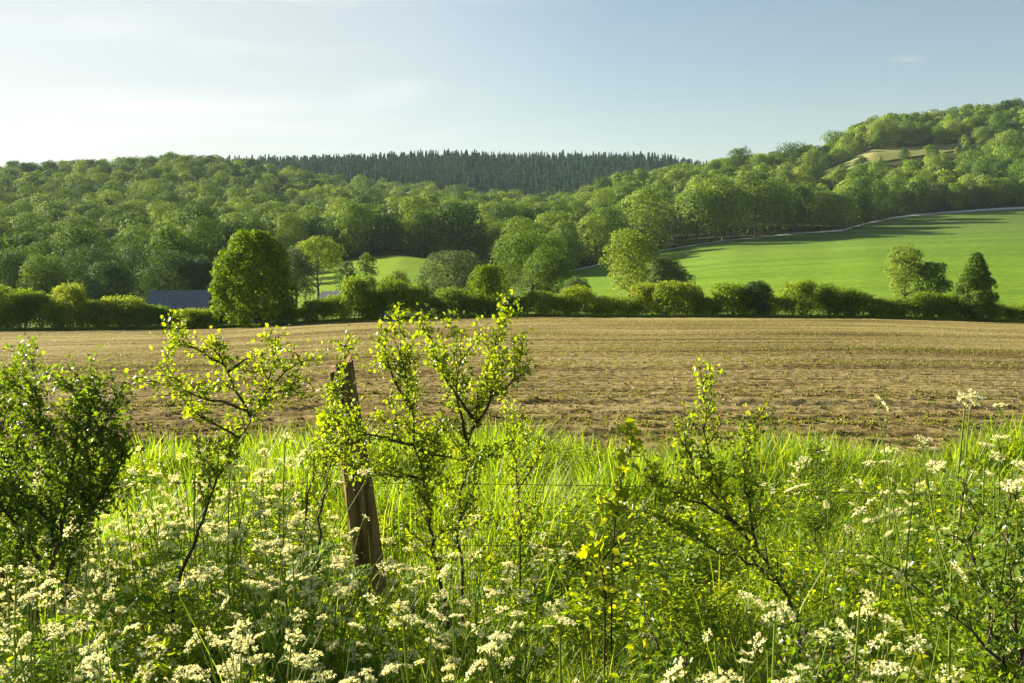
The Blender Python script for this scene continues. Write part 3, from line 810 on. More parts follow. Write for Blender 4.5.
def build_grass():
    r = np.random.default_rng(31)
    N = 230000
    y = 1.1 + 9.4 * r.random(N)**.85
    x = (r.random(N) * 2 - 1) * (.62 * y + 1.0)
    keep = y < 9.6 + .7 * (vnoise(x * 1.1, x * 0 + 3, 12) - .5) + .9 * (r.random(N) - .7)
    x, y = x[keep], y[keep]; N = len(x)
    pat = vnoise(x * 1.3, y * 1.3, 14)
    h = (.2 + .42 * pat) * r.uniform(.5, 1.3, N)
    h *= np.clip(.72 + .06 * y, .6, 1.12) * np.clip((10.6 - y) / 1.2, .45, 1)
    blades('meadow_grass', x, y, h, (.0035 + .0011 * y) * r.uniform(.6, 1.3, N), r, 'long bright green meadow grass on the verge between camera and field')
    M_ = 900
    y2 = 1.6 + 6 * r.random(M_); x2 = (r.random(M_) * 2 - 1) * (.6 * y2 + .8)
    blades('tall_grass_stalks', x2, y2, r.uniform(.55, 1.0, M_), .0035 + .0005 * y2, r, 'thin pale grass stalks standing above the verge grass')
    # broad leaved weeds: leaves on many heights, in patches
    tv = np.array([[0, 0, 0], [.35, -.28, .06], [.75, -.2, .0], [1, 0, -.1], [.75, .2, .0], [.35, .28, .06], [.4, 0, -.02]])
    tf = [(0, 1, 6), (1, 2, 3, 6), (0, 6, 5), (6, 3, 4, 5)]
    N = 420000
    y = 1.15 + 7.0 * r.random(N)**1.15; x = (r.random(N) * 2 - 1) * (.6 * y + .9)
    pat = vnoise(x * 1.7 + 5, y * 1.7, 17) * .7 + vnoise(x * 5, y * 5, 18) * .3
    keep = pat > .3 + .035 * y; x, y, pat = x[keep], y[keep], pat[keep]; N = len(x)
    top = np.clip((pat - .2) * 1.7, .15, .95) * np.clip(1.15 - .07 * y, .45, 1) * np.interp(pix(x, y), [250, 560, 700], [1, .95, .85])
    z = terrain(x, y) + top * r.random(N)**.55
    a = r.random(N) * 6.28
    d = np.stack([np.cos(a), np.sin(a), r.uniform(-.5, .5, N)], 1)
    up = np.tile([0, 0, 1.0], (N, 1)) + .55 * r.normal(size=(N, 3))
    mb = MB(); mb.inst(tv, tf, np.stack([x, y, z], 1), frames_from(d, up), r.uniform(.012, .04, N) * (1 + .3 * (y < 3)))
    N = 260000
    y = 1.25 + 4.2 * r.random(N)**1.1; x = (r.random(N) * 2 - 1) * (.6 * y + .8)
    pat = vnoise(x * 2.6 + 9, y * 2.6, 27)
    z = terrain(x, y) + (.25 + .5 * pat) * np.interp(pix(x, y), [300, 600], [1.05, .9]) * (1.02 - .35 * r.random(N)**.6) * np.clip(1.12 - .06 * y, .7, 1.1) - .1 * r.random(N)
    a = r.random(N) * 6.28
    d = np.stack([np.cos(a), np.sin(a), r.uniform(-.3, .9, N)], 1)
    mb.inst(np.array([[0, 0, 0], [.5, -.2, .05], [1, 0, -.04], [.5, .2, .05]]), [(0, 1, 2, 3)], np.stack([x, y, z], 1), frames_from(d, np.tile([0, 0, 1.0], (N, 1)) + .6 * r.normal(size=(N, 3))), r.uniform(.012, .034, N))
    tag(mb.build('undergrowth', G['weed']), 'tangle of small-leaved green weeds filling the verge among the grass', 'weeds', kind='stuff')


# ------------------------------------------------------------------ cow parsley
def umbel_mesh(k):
    r = np.random.default_rng(500 + k)
    mb = MB()
    n = int(r.integers(8, 13)); Rr = r.uniform(.019, .031)
    for i in range(n):
        a = i * 2.4 + r.normal() * .2; q = math.sqrt((i + .6) / n) * Rr
        tip = np.array([math.cos(a) * q, math.sin(a) * q, .03 - 7 * q * q + r.normal() * .002])
        mid = tip * np.array([.45, .45, .6])
        mb.tube(np.array([[0, 0, 0], mid, tip]), [.0009, .0008, .0006], 4, 0, cap=False)
        m = int(r.integers(11, 16))
        b = r.random(m) * 6.28; s = np.sqrt(r.random(m)) * r.uniform(.0052, .0075)
        pos = tip + np.stack([np.cos(b) * s, np.sin(b) * s, .004 - 25 * s * s + r.normal(size=m) * .0015], 1)
        nrm = unit(np.stack([np.cos(b) * s * 60, np.sin(b) * s * 60, np.ones(m)], 1) + .5 * r.normal(size=(m, 3)))
        mb.inst(np.array([[1, 0, 0], [.3, .95, .15], [-.8, .6, 0], [-.8, -.6, .1], [.3, -.95, 0]]), [(0, 1, 2, 3, 4)], pos, frames_from(np.cross(nrm, rand_dirs(m, r)), nrm), r.uniform(.0017, .0028, m), 1)
    return mb


def fern_leaf_mesh(k):
    r = np.random.default_rng(600 + k); mb = MB()
    L = .2
    t = np.linspace(0, 1, 6)
    rach = np.stack([t * L, 0 * t, .05 * t - .09 * t * t], 1); mb.tube(rach, .0012 * (1 - .6 * t), 4, 0, cap=False)
    P_, D_, S_ = [], [], []
    for i in range(1, 9):
        u = i / 9; c = np.array([u * L, 0, .05 * u - .09 * u * u])
        for sgn in (-1, 1):
            pl = .085 * (1 - u)**.7 + .015
            for j in range(1, 6):
                w = j / 5
                for s2 in (-1, 1):
                    P_.append(c + np.array([w * pl * .55, sgn * w * pl * .85, -.02 * w]))
                    D_.append([.6 + .5 * s2, sgn * (.8 - .7 * s2 * .5), -.1 + r.normal() * .25]); S_.append(.006 + .012 * (1 - w) + .012 * (1 - u))
    P_ = np.array(P_); D_ = np.array(D_) + .15 * r.normal(size=(len(P_), 3)); S_ = np.array(S_)
    tv = np.array([[0, 0, 0], [.4, -.25, .03], [1, 0, -.05], [.4, .25, .03]])
    mb.inst(tv, [(0, 1, 2, 3)], P_, frames_from(D_, np.tile([0, 0, 1.0], (len(P_), 1)) + .35 * r.normal(size=(len(P_), 3))), S_ * 1.25, 1)
    return mb


UMB, FERN = [], []


def parsley_proto(k):
    """one plant 1 m tall: stem, leaves and umbels"""
    r = np.random.default_rng(700 + k)
    root = empty('cow_parsley')
    st = MB(); lean = r.normal(size=2) * .07
    t = np.linspace(0, 1, 8)
    main = np.stack([lean[0] * t + .012 * np.sin(t * 6), lean[1] * t + .01 * np.cos(t * 5) - .01, t], 1)
    st.tube(main, .0042 * (1.1 - .65 * t), 6, 0)
    tips = [main[-1]]
    for b in range(int(r.integers(4, 6))):
        i = int(r.integers(2, 6)); a = b * 2.3 + r.random(); up = (1.0 - main[i][2]) * r.uniform(.55, .98); out = up * r.uniform(.28, .5)
        s = np.linspace(0, 1, 5)
        q = main[i] + np.stack([np.cos(a) * out * s**.8, np.sin(a) * out * s**.8, up * s**1.15], 1)
        st.tube(q, .0026 * (1 - .55 * s), 5, 0); tips.append(q[-1])
        if r.random() < .75:
            a2 = a + r.choice([-1, 1]) * r.uniform(.6, 1.3); u2 = up * r.uniform(.3, .5)
            q2 = q[2] + np.stack([np.cos(a2) * u2 * .7 * s, np.sin(a2) * u2 * .7 * s, u2 * s], 1)
            st.tube(q2, .0018 * (1 - .5 * s), 5, 0); tips.append(q2[-1])
    st.build('stem', G['parsley_stem'], root, smooth=True)
    for tp in tips:
        u = UMB[int(r.integers(0, len(UMB)))]
        o = bpy.data.objects.new('umbel', u); COL.objects.link(o); o.parent = root
        o.location = tp; o.rotation_euler = (r.normal() * .4, r.normal() * .4, r.random() * 6.28); o.scale = (r.uniform(.55, 1.2),) * 3
    for b in range(5):
        f = FERN[int(r.integers(0, len(FERN)))]
        o = bpy.data.objects.new('leaf', f); COL.objects.link(o); o.parent = root
        i = int(r.integers(1, 6)); o.location = main[i]; o.rotation_euler = (0, r.uniform(-.7, .1), b * 1.4 + r.random()); o.scale = (r.uniform(.7, 1.3),) * 3
    root['tip'] = [float(q) for q in tips[0]]
    return root


PARS = {'l': ('cow parsley with cream umbels in the dense drift left of the fence post', 'cow parsley in the drift left of the post'),
        'm': ('cow parsley with cream umbels below the fence post and the tall hawthorn', 'cow parsley around the foot of the post'),
        'r': ('cow parsley with cream umbels in the grass right of the tall hawthorn', 'cow parsley right of the tall hawthorn')}


def build_parsley():
    r = np.random.default_rng(77)
    for k in range(7):
        o = umbel_mesh(k).build('umbel', [G['parsley_stem'], G['petal']]); UMB.append(o.data); bpy.data.objects.remove(o)
    for k in range(4):
        o = fern_leaf_mesh(k).build('leaf', [G['parsley_stem'], G['parsley_leaf']]); FERN.append(o.data); bpy.data.objects.remove(o)
    protos = [parsley_proto(k) for k in range(9)]; used = set()

    def weight(px, py):
        w = 0.0
        if px < 330: w = np.interp(py, [425, 455, 500, 600, 683], [0, .4, 1, .9, .45]) * (1 if px > 130 else np.interp(py, [470, 520], [.15, 1]))
        if 250 <= px < 560: w = max(w, np.interp(py, [500, 560, 683], [0, .5, .28]))
        if 540 <= px < 680: w = np.interp(py, [520, 600, 683], [.03, .12, .14])
        if 680 <= px < 860: w = np.interp(py, [480, 580, 620, 683], [.05, .16, .34, .3])
        if px >= 860: w = np.interp(py, [400, 430, 520, 600, 683], [.06, .14, .12, .22, .26])
        return w
    spots = [(965, 405, 2.3), (1000, 446, 2.6), (985, 452, 3.0), (886, 498, 3.6), (825, 452, 4.2), (895, 455, 4.6), (1018, 470, 2.4), (915, 482, 3.2), (715, 634, 1.75), (775, 618, 1.8), (860, 600, 2.0), (885, 632, 2.0), (745, 665, 1.6), (560, 632, 1.7), (230, 470, 3.4), (195, 465, 3.6), (285, 440, 3.5)]
    n = 0; tries = 0; k_count = len(spots)
    while n < 128 and tries < 60000:
        tries += 1
        d = 1.85 + 3.7 * r.random(); px = r.uniform(-60, 1085); h = r.uniform(.62, 1.05)
        x = (px - 512) / F * d; z0 = float(terrain(x, d)); py = 260 - (z0 + h - EYE) / d * F
        if py > 700 or r.random() > weight(px, py): continue
        if 325 < px < 390 and py < 540: continue
        spots.append((px, py, d)); n += 1
    for i, (px, py, d) in enumerate(spots):
        p = at(px, py, d); z0 = float(terrain(p[0], d)); h = max(.35, p[2] - z0)
        k = int(r.integers(0, 9))
        if k not in used: o = protos[k]; used.add(k)
        else: o = copy_tree(protos[k])
        o.location = (p[0], d, z0 - .01); o.rotation_euler = (r.normal() * .05, r.normal() * .05, r.random() * 6.28)
        wsc = np.clip(h, .75, 1.1); o.scale = (wsc, wsc, h)
        if i < k_count:
            o.rotation_euler = (0, 0, o.rotation_euler[2]); cz, sz = math.cos(o.rotation_euler[2]), math.sin(o.rotation_euler[2]); tp = o['tip']
            o.location = (p[0] - (tp[0] * cz - tp[1] * sz) * wsc, d - (tp[0] * sz + tp[1] * cz) * wsc, z0 - .01)
        g = 'l' if px < 330 else 'm' if px < 560 else 'r'
        lab = PARS[g][0]
        if i == 0: lab = 'tallest cow parsley, its single umbel standing against the ploughed field'
        tag(o, lab, 'wildflower', PARS[g][1])
        for c in o.children:                          # umbels and leaves keep their own proportions
            if not c.name.startswith('stem'):
                c.scale = (c.scale[0] / wsc, c.scale[1] / wsc, c.scale[0] / h)
    for o in bpy.data.objects:
        if 'tip' in o: del o['tip']
    print('parsley', len(spots), tries)


# ------------------------------------------------------------------ hawthorn shrubs
HL_V = np.array([[0, 0, 0], [.22, -.14, .03], [.36, -.4, .08], [.5, -.2, .03], [.72, -.34, .06], [.82, -.12, .0], [1, 0, -.05], [.5, 0, -.04],
                 [.82, .12, .0], [.72, .34, .06], [.5, .2, .03], [.36, .4, .08], [.22, .14, .03]])
HL_F = [(0, 1, 3, 7), (1, 2, 3), (3, 4, 5), (7, 3, 5, 6), (0, 7, 10, 12), (12, 10, 11), (10, 8, 9), (7, 6, 8, 10)]


def resample(pts, step):
    pts = np.asarray(pts, float); L = np.concatenate([[0], np.cumsum(np.linalg.norm(np.diff(pts, axis=0), axis=1))])
    n = max(3, int(L[-1] / step) + 1); s = np.linspace(0, L[-1], n)
    q = np.stack([np.interp(s, L, pts[:, c]) for c in range(3)], 1)
    if n > 4:                                           # soften the corners
        for _ in range(2): q[1:-1] = .25 * q[:-2] + .5 * q[1:-1] + .25 * q[2:]
    return q, L[-1]


def shrub(name, label, stems, leaf, seed, twig_len=.22, twig_step=.045, leaf_size=(.012, .023), tuft=4, rad=.009, bare=.25, density=1.0, cat='shrub', up=.45, group=None, leaf_mesh=(HL_V, HL_F), sub=.055):
    """stems: lists of (px, py, depth) joints from the root to the tip"""
    r = np.random.default_rng(seed)
    S = [np.array([at(*q) for q in st]) for st in stems]
    b0 = S[0][0]; org = np.array([b0[0], b0[1], float(terrain(b0[0], b0[1]))])
    root = empty(name, org); tag(root, label, cat, group)
    wood = MB(); LP, LD = [], []

    def leaves_along(q, start=0.0, step=.014):
        pts, L = resample(q, step)
        k = int(len(pts) * start)
        for p_ in pts[k:]:
            if r.random() > density: continue
            m = int(r.integers(max(1, tuft - 1), tuft + 2))
            for _ in range(m):
                LP.append(p_ + r.normal(size=3) * .015); LD.append(r.normal(size=3) + np.array([0, 0, .35]))

    for si, st in enumerate(S):
        q, L = resample(st, .05)
        n = len(q); q[1:-1] += r.normal(size=(n - 2, 3)) * .006
        if si == 0 or st[0][2] - org[2] < .6:            # go down into the ground
            g = q[0].copy(); g[2] = float(terrain(g[0], g[1])) - .03
            if g[2] < q[0][2] - .03: q = np.vstack([[g], .5 * (g + q[0])[None], q]); n = len(q)
        t = np.linspace(0, 1, n); rr = rad * (1.1 - .9 * t) * (1 if si == 0 else .8)
        wood.tube(q - org, rr, 6)
        tang = unit(np.gradient(q, axis=0)); acc = 0.0
        seg = np.linalg.norm(np.diff(q, axis=0), axis=1)
        for i in range(1, n):
            acc += seg[i - 1]
            if t[i] < bare: acc = 0; continue
            while acc > twig_step:
                acc -= twig_step
                hd = r.normal(size=3); hd[2] *= .4
                d = unit(.55 * tang[i] + .85 * unit(hd) + np.array([0, 0, up]))
                l1 = twig_len * r.uniform(.3, 1.15) * (1.1 - .55 * t[i])
                s = np.linspace(0, 1, 5)[:, None]
                bend = r.normal(size=3) * .18 + np.array([0, 0, .12])
                tw = q[i] + d * l1 * s + bend * l1 * s * s
                wood.tube(tw - org, .0028 * (1 - .6 * s[:, 0]), 5)
                leaves_along(tw, .12)
                pos = sub * .6
                while pos < l1:
                    u = pos / l1; pos += sub * r.uniform(.6, 1.4)
                    c = q[i] + d * l1 * u + bend * l1 * u * u
                    d2 = unit(d + .95 * r.normal(size=3)); l2 = r.uniform(.03, .1)
                    t2 = np.array([c, c + d2 * l2 * .5 + r.normal(size=3) * .004, c + d2 * l2])
                    wood.tube(t2 - org, [.0016, .0013, .0008], 4, cap=False); leaves_along(t2, .1)
        leaves_along(q[int(n * max(bare, .45)):], 0)
    wood.build('branches', G['twig'], root, smooth=True)
    LP = np.array(LP); LD = unit(np.array(LD)); N = len(LP)
    up_ = np.tile([0, 0, 1.0], (N, 1)) + .6 * r.normal(size=(N, 3))
    ml = MB(); ml.inst(leaf_mesh[0], leaf_mesh[1], LP - org, frames_from(LD, up_), r.uniform(*leaf_size, N))
    ml.build('foliage', leaf, root)
    print(label[:30], 'leaves', N)
    return root


def build_shrubs():
    shrub('hawthorn', 'tall two-stemmed young hawthorn standing right of the leaning fence post',
          [[(447, 625, 3.75), (432, 540, 3.75), (420, 460, 3.75), (410, 400, 3.75), (400, 345, 3.72)],
           [(462, 590, 3.95), (458, 520, 3.95), (474, 425, 3.95), (484, 370, 4.0), (500, 322, 4.0)],
           [(472, 430, 3.95), (490, 400, 3.95), (512, 388, 4.0), (522, 352, 4.0)],
           [(474, 420, 3.95), (456, 395, 3.9), (438, 365, 3.85), (430, 338, 3.85)],
           [(416, 445, 3.75), (385, 440, 3.7), (355, 430, 3.65)],
           [(424, 480, 3.75), (390, 475, 3.7), (360, 470, 3.65)],
           [(420, 450, 3.75), (440, 455, 3.8), (460, 460, 3.85)],
           [(466, 440, 3.95), (455, 380, 3.92), (462, 335, 3.9)],
           [(412, 410, 3.75), (392, 375, 3.72), (383, 340, 3.72)]],
          G['haw_leaf'], 901, twig_len=.2, twig_step=.042, bare=.2)
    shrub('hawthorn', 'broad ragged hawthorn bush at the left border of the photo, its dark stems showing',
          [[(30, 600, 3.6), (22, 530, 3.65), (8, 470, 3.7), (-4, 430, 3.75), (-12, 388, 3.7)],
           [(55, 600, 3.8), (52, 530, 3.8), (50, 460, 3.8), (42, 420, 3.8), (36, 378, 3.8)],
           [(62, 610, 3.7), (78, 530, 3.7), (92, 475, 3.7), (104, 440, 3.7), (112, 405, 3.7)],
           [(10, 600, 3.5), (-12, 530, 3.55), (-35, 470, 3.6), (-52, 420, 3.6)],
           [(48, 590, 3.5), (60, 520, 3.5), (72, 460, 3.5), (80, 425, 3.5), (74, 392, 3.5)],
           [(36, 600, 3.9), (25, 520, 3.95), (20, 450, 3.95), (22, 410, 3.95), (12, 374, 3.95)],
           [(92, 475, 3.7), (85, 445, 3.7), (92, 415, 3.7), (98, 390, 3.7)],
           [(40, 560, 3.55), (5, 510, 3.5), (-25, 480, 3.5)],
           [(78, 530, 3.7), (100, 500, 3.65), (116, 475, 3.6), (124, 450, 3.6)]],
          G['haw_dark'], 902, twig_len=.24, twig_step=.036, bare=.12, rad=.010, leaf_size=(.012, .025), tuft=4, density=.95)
    shrub('hawthorn', 'leaning hawthorn sapling with a bare slanting stem left of the fence post',
          [[(172, 595, 3.5), (190, 548, 3.5), (214, 490, 3.5), (238, 440, 3.5), (254, 412, 3.5), (268, 395, 3.5), (292, 385, 3.5)],
           [(250, 416, 3.5), (236, 385, 3.5), (224, 364, 3.48), (216, 346, 3.48)],
           [(252, 412, 3.5), (228, 402, 3.45), (195, 398, 3.4), (165, 384, 3.4)],
           [(224, 364, 3.48), (205, 350, 3.45), (178, 346, 3.45)],
           [(228, 372, 3.48), (246, 358, 3.5), (254, 372, 3.52)],
           [(258, 408, 3.5), (272, 372, 3.55), (276, 348, 3.55)],
           [(240, 438, 3.5), (215, 425, 3.45), (190, 415, 3.45)],
           [(262, 402, 3.5), (290, 370, 3.5), (300, 362, 3.5)]],
          G['haw_leaf'], 903, twig_len=.15, twig_step=.038, bare=.4, rad=.0075)
    shrub('hawthorn', 'hawthorn shoots with leafy tufts wrapped around the top of the fence post',
          [[(318, 560, 3.8), (322, 500, 3.85), (330, 440, 3.95), (336, 390, 4.0), (344, 347, 4.05)],
           [(322, 500, 3.85), (335, 440, 3.9), (352, 425, 3.9), (368, 440, 3.9)],
           [(306, 520, 3.8), (314, 450, 3.85), (324, 425, 3.9)]],
          G['haw_leaf'], 904, twig_len=.11, twig_step=.04, bare=.3, rad=.006)
    shrub('hawthorn', 'sprawling half-bare hawthorn leaning left in the grass right of the middle',
          [[(800, 625, 3.3), (783, 585, 3.3), (757, 548, 3.3), (735, 525, 3.3), (716, 490, 3.3), (704, 430, 3.3), (700, 370, 3.3)],
           [(783, 585, 3.3), (745, 560, 3.2), (705, 545, 3.15), (660, 520, 3.1)],
           [(735, 525, 3.3), (700, 505, 3.25), (672, 490, 3.2), (655, 480, 3.2)],
           [(757, 548, 3.3), (750, 510, 3.35), (742, 470, 3.4), (752, 425, 3.4)],
           [(720, 500, 3.3), (690, 470, 3.3), (680, 440, 3.3), (690, 415, 3.3)]],
          G['haw_leaf'], 905, twig_len=.12, twig_step=.04, bare=.12, rad=.007, density=.85)
    shrub('hawthorn', 'narrow dark upright hawthorn alone in the bright grass near the field',
          [[(815, 530, 5.2), (813, 490, 5.2), (810, 445, 5.2)], [(820, 525, 5.3), (820, 480, 5.3), (816, 450, 5.3)]],
          G['haw_dark'], 906, twig_len=.1, twig_step=.03, bare=.0, rad=.006, density=.9)
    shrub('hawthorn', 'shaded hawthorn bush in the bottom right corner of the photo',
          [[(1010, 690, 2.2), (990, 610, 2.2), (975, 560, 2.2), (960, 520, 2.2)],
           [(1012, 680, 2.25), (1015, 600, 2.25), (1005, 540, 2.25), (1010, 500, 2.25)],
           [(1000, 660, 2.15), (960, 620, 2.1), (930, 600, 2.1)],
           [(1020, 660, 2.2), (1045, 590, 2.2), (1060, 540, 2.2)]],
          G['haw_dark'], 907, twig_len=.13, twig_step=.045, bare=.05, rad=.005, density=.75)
    shrub('hawthorn', 'small thin hawthorn behind the tall one, low against the field edge',
          [[(520, 540, 4.4), (518, 490, 4.4), (516, 440, 4.4), (512, 418, 4.4)], [(518, 490, 4.4), (535, 465, 4.45), (540, 450, 4.45)]],
          G['haw_leaf'], 908, twig_len=.15, twig_step=.05, bare=.1, rad=.005, density=.8)
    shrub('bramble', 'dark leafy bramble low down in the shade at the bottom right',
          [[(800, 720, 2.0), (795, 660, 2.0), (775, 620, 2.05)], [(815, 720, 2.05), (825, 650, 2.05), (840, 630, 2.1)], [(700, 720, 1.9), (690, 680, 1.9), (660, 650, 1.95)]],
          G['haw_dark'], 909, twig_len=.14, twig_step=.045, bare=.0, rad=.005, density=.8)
    ml = (np.array([[0, 0, 0], [.1, -.4, .05], [.35, -.3, .04], [.45, -.55, .08], [.7, -.25, .03], [1, 0, -.05], [.7, .25, .03], [.45, .55, .08], [.35, .3, .04], [.1, .4, .05], [.4, 0, -.03]]),
          [(0, 1, 2, 10), (2, 3, 4, 10), (10, 4, 5), (0, 10, 8, 9), (10, 6, 7, 8), (10, 5, 6)])
    shrub('field_maple', 'yellow-leaved maple sapling standing in front of the field edge',
          [[(612, 560, 3.6), (618, 500, 3.6), (626, 460, 3.6), (631, 428, 3.6)]],
          G['yellow_leaf'], 910, twig_len=.05, twig_step=.06, bare=.3, rad=.004, leaf_size=(.035, .06), density=.5, tuft=1, leaf_mesh=ml)
    shrub('field_maple', 'low yellow-leaved maple sapling in the grass below the taller one',
          [[(605, 600, 3.1), (600, 560, 3.1), (596, 525, 3.1)], [(602, 570, 3.1), (585, 545, 3.1)], [(603, 560, 3.1), (630, 530, 3.1)]],
          G['yellow_leaf'], 911, twig_len=.07, twig_step=.06, bare=.1, rad=.004, leaf_size=(.024, .04), density=.4, tuft=1, leaf_mesh=ml)


# ------------------------------------------------------------------ fence
def build_fence():
    top = at(340, 364, 4.3); low = at(367, 580, 4.3)
    dirv = (top - low); k = (low[2] - float(terrain(low[0], 4.3)) + .25) / dirv[2]
    foot = low - dirv * k
    n, m = 60, 72
    t = np.linspace(0, 1, n)
    axis = foot + (top - foot) * t[:, None]
    th = np.arange(m) * 2 * math.pi / m
    V = []
    for i in range(n):
        rr = (.061 - .013 * t[i]**3) * (1 + .10 * np.sin(th * 2 + t[i] * 2 + .5) + .06 * np.sin(th * 5 + t[i] * 3) + .05 * (vnoise(np.cos(th) * 3 + 5, np.sin(th) * 3 + t[i] * 9 + 4, 3) - .5) * 2 + .05 * (vnoise(th * 9, th * 0 + t[i] * 3.0, 6) - .5))
        for k_, (c_, w_, dp) in enumerate([(4.1, .07, .012), (4.75, .05, .009), (5.5, .08, .010), (3.4, .05, .008), (1.2, .07, .01), (2.3, .06, .008)]):
            rr = rr - dp * np.exp(-((th - c_ - .12 * math.sin(t[i] * 4 + k_)) / w_)**2) * np.clip(1.1 * t[i] + .25 * math.sin(k_ * 2.1 + t[i] * 7), .1, 1)
        bow = .014 * math.sin(t[i] * 3.0)
        zz = axis[i][2] + (0 if i < n - 1 else 0)
        ring = np.stack([axis[i][0] + bow + np.cos(th) * rr, axis[i][1] + np.sin(th) * rr, np.full(m, zz)], 1)
        if i > n - 5:
            ring[:, 2] += (np.cos(th) * .028 + .014 * np.sin(th * 3)) * (i - (n - 5)) / 4.0    # the split slanting top
        V.append(ring)
    V = np.array(V)
    i = np.arange(n - 1)[:, None] * m; q = np.arange(m)[None]; q2 = (q + 1) % m
    Fc = np.stack([i + q, i + q2, i + m + q2, i + m + q], -1).reshape(-1, 4)
    org = foot.copy()
    mb = MB(); mb.add(V.reshape(-1, 3) - org, Fc); mb.add(np.vstack([V[-1], V[-1].mean(0)[None] - [[0, 0, .008]]]) - org, [(a, (a + 1) % m, m) for a in range(m)])
    o = mb.build('fence_post', G['post'], smooth=True); o.location = org
    tag(o, 'weathered brown wooden fence post leaning to the left among hawthorn', 'fence post')
    for pz in (486, 548):
        c = at(np.interp(pz, [364, 580], [340, 367]) + 3, pz, 4.3) + np.array([0, -.068, 0]) - org
        ms = MB(); q = np.linspace(0, 1, 9)
        ms.tube(np.stack([c[0] + .012 * np.cos(q * math.pi), c[1] + .03 - .034 * np.sin(q * math.pi), c[2] + .004 * np.cos(q * 3)], 1), .0022, 5)
        ms.build('staple', G['wire'], o, smooth=True)
    for w, (p0, p1, lab) in enumerate([((350, 484), (1024, 496), 'upper thin barbed wire strand running right from the fence post'), ((362, 546), (1024, 556), 'lower thin barbed wire strand running right from the fence post')]):
        a = at(p0[0], p0[1], 4.24); b = at(p1[0], p1[1], 4.3)
        b = a + (b - a) * 1.5; a0 = a - (b - a) * .62
        s = np.linspace(0, 1, 160); mb = MB()
        q = a0 + (b - a0) * s[:, None]
        for c in (0, 3.14):
            qq = q + np.stack([0 * s, .0018 * np.cos(s * 500 + c), .0018 * np.sin(s * 500 + c) - .012 * np.sin(s * 9)], 1)
            mb.tube(qq, .0011, 5)
        L = np.linalg.norm(b - a0)
        for u in np.arange(.05, L, .11):
            c = a0 + (b - a0) * u / L; c[2] -= .012 * math.sin(u / L * 9)
            for e in range(2):
                d = unit(rng.normal(size=3)) * .012
                mb.tube(np.array([c - d, c, c + d]), [.0008, .0016, .0008], 4)
        o = mb.build('barbed_wire', G['wire'], smooth=True); tag(o, lab, 'wire')


# ------------------------------------------------------------------ small buildings, sign, bird
def box(mb, c, s, mat=0, rz=0):
    x, y, z = np.array(s) / 2
    v = np.array([[-x, -y, -z], [x, -y, -z], [x, y, -z], [-x, y, -z], [-x, -y, z], [x, -y, z], [x, y, z], [-x, y, z]])
    c_, s_ = math.cos(rz), math.sin(rz); v = np.stack([v[:, 0] * c_ - v[:, 1] * s_, v[:, 0] * s_ + v[:, 1] * c_, v[:, 2]], 1) + np.array(c)
    mb.add(v, [(0, 3, 2, 1), (4, 5, 6, 7), (0, 1, 5, 4), (1, 2, 6, 5), (2, 3, 7, 6), (3, 0, 4, 7)], mat)


def barn(name, label, px, py_ridge, d, w, dep, rise, rz, py_eave):
    p = at(px, py_ridge, d); z0 = float(terrain(p[0], d)); ridge = p[2] - z0; eave = at(px, py_eave, d)[2] - z0
    root = empty(name, (p[0], d, z0), rz); tag(root, label, 'building')
    mw = MB()
    hw, hd = w / 2, dep / 2
    v = [[-hw, -hd, -.3], [hw, -hd, -.3], [hw, hd, -.3], [-hw, hd, -.3], [-hw, -hd, eave], [hw, -hd, eave], [hw, hd, eave], [-hw, hd, eave], [-hw, 0, ridge - .1], [hw, 0, ridge - .1]]
    mw.add(v, [(0, 1, 5, 4), (1, 2, 6, 9, 5), (2, 3, 7, 6), (3, 0, 4, 8, 7)]); mw.build('wall', G['barnwall'], root)
    mr = MB()
    o_ = .35; th = .12; sl = (ridge - eave) / hd
    for sg in (-1, 1):
        e = sg * (hd + o_); ze = ridge - sl * (hd + o_)
        a = np.array([[-hw - o_, e, ze], [hw + o_, e, ze], [hw + o_, 0, ridge], [-hw - o_, 0, ridge]])
        v = np.vstack([a, a + [0, 0, th]])
        mr.add(v, [(0, 1, 2, 3), (4, 5, 6, 7), (0, 1, 5, 4), (1, 2, 6, 5), (2, 3, 7, 6), (3, 0, 4, 7)])
    mr.build('roof', G['slate'], root)
    md = MB(); box(md, (0, -hd - .03, 1.0), (1.6, .06, 2.0)); md.build('door', G['bark'], root)


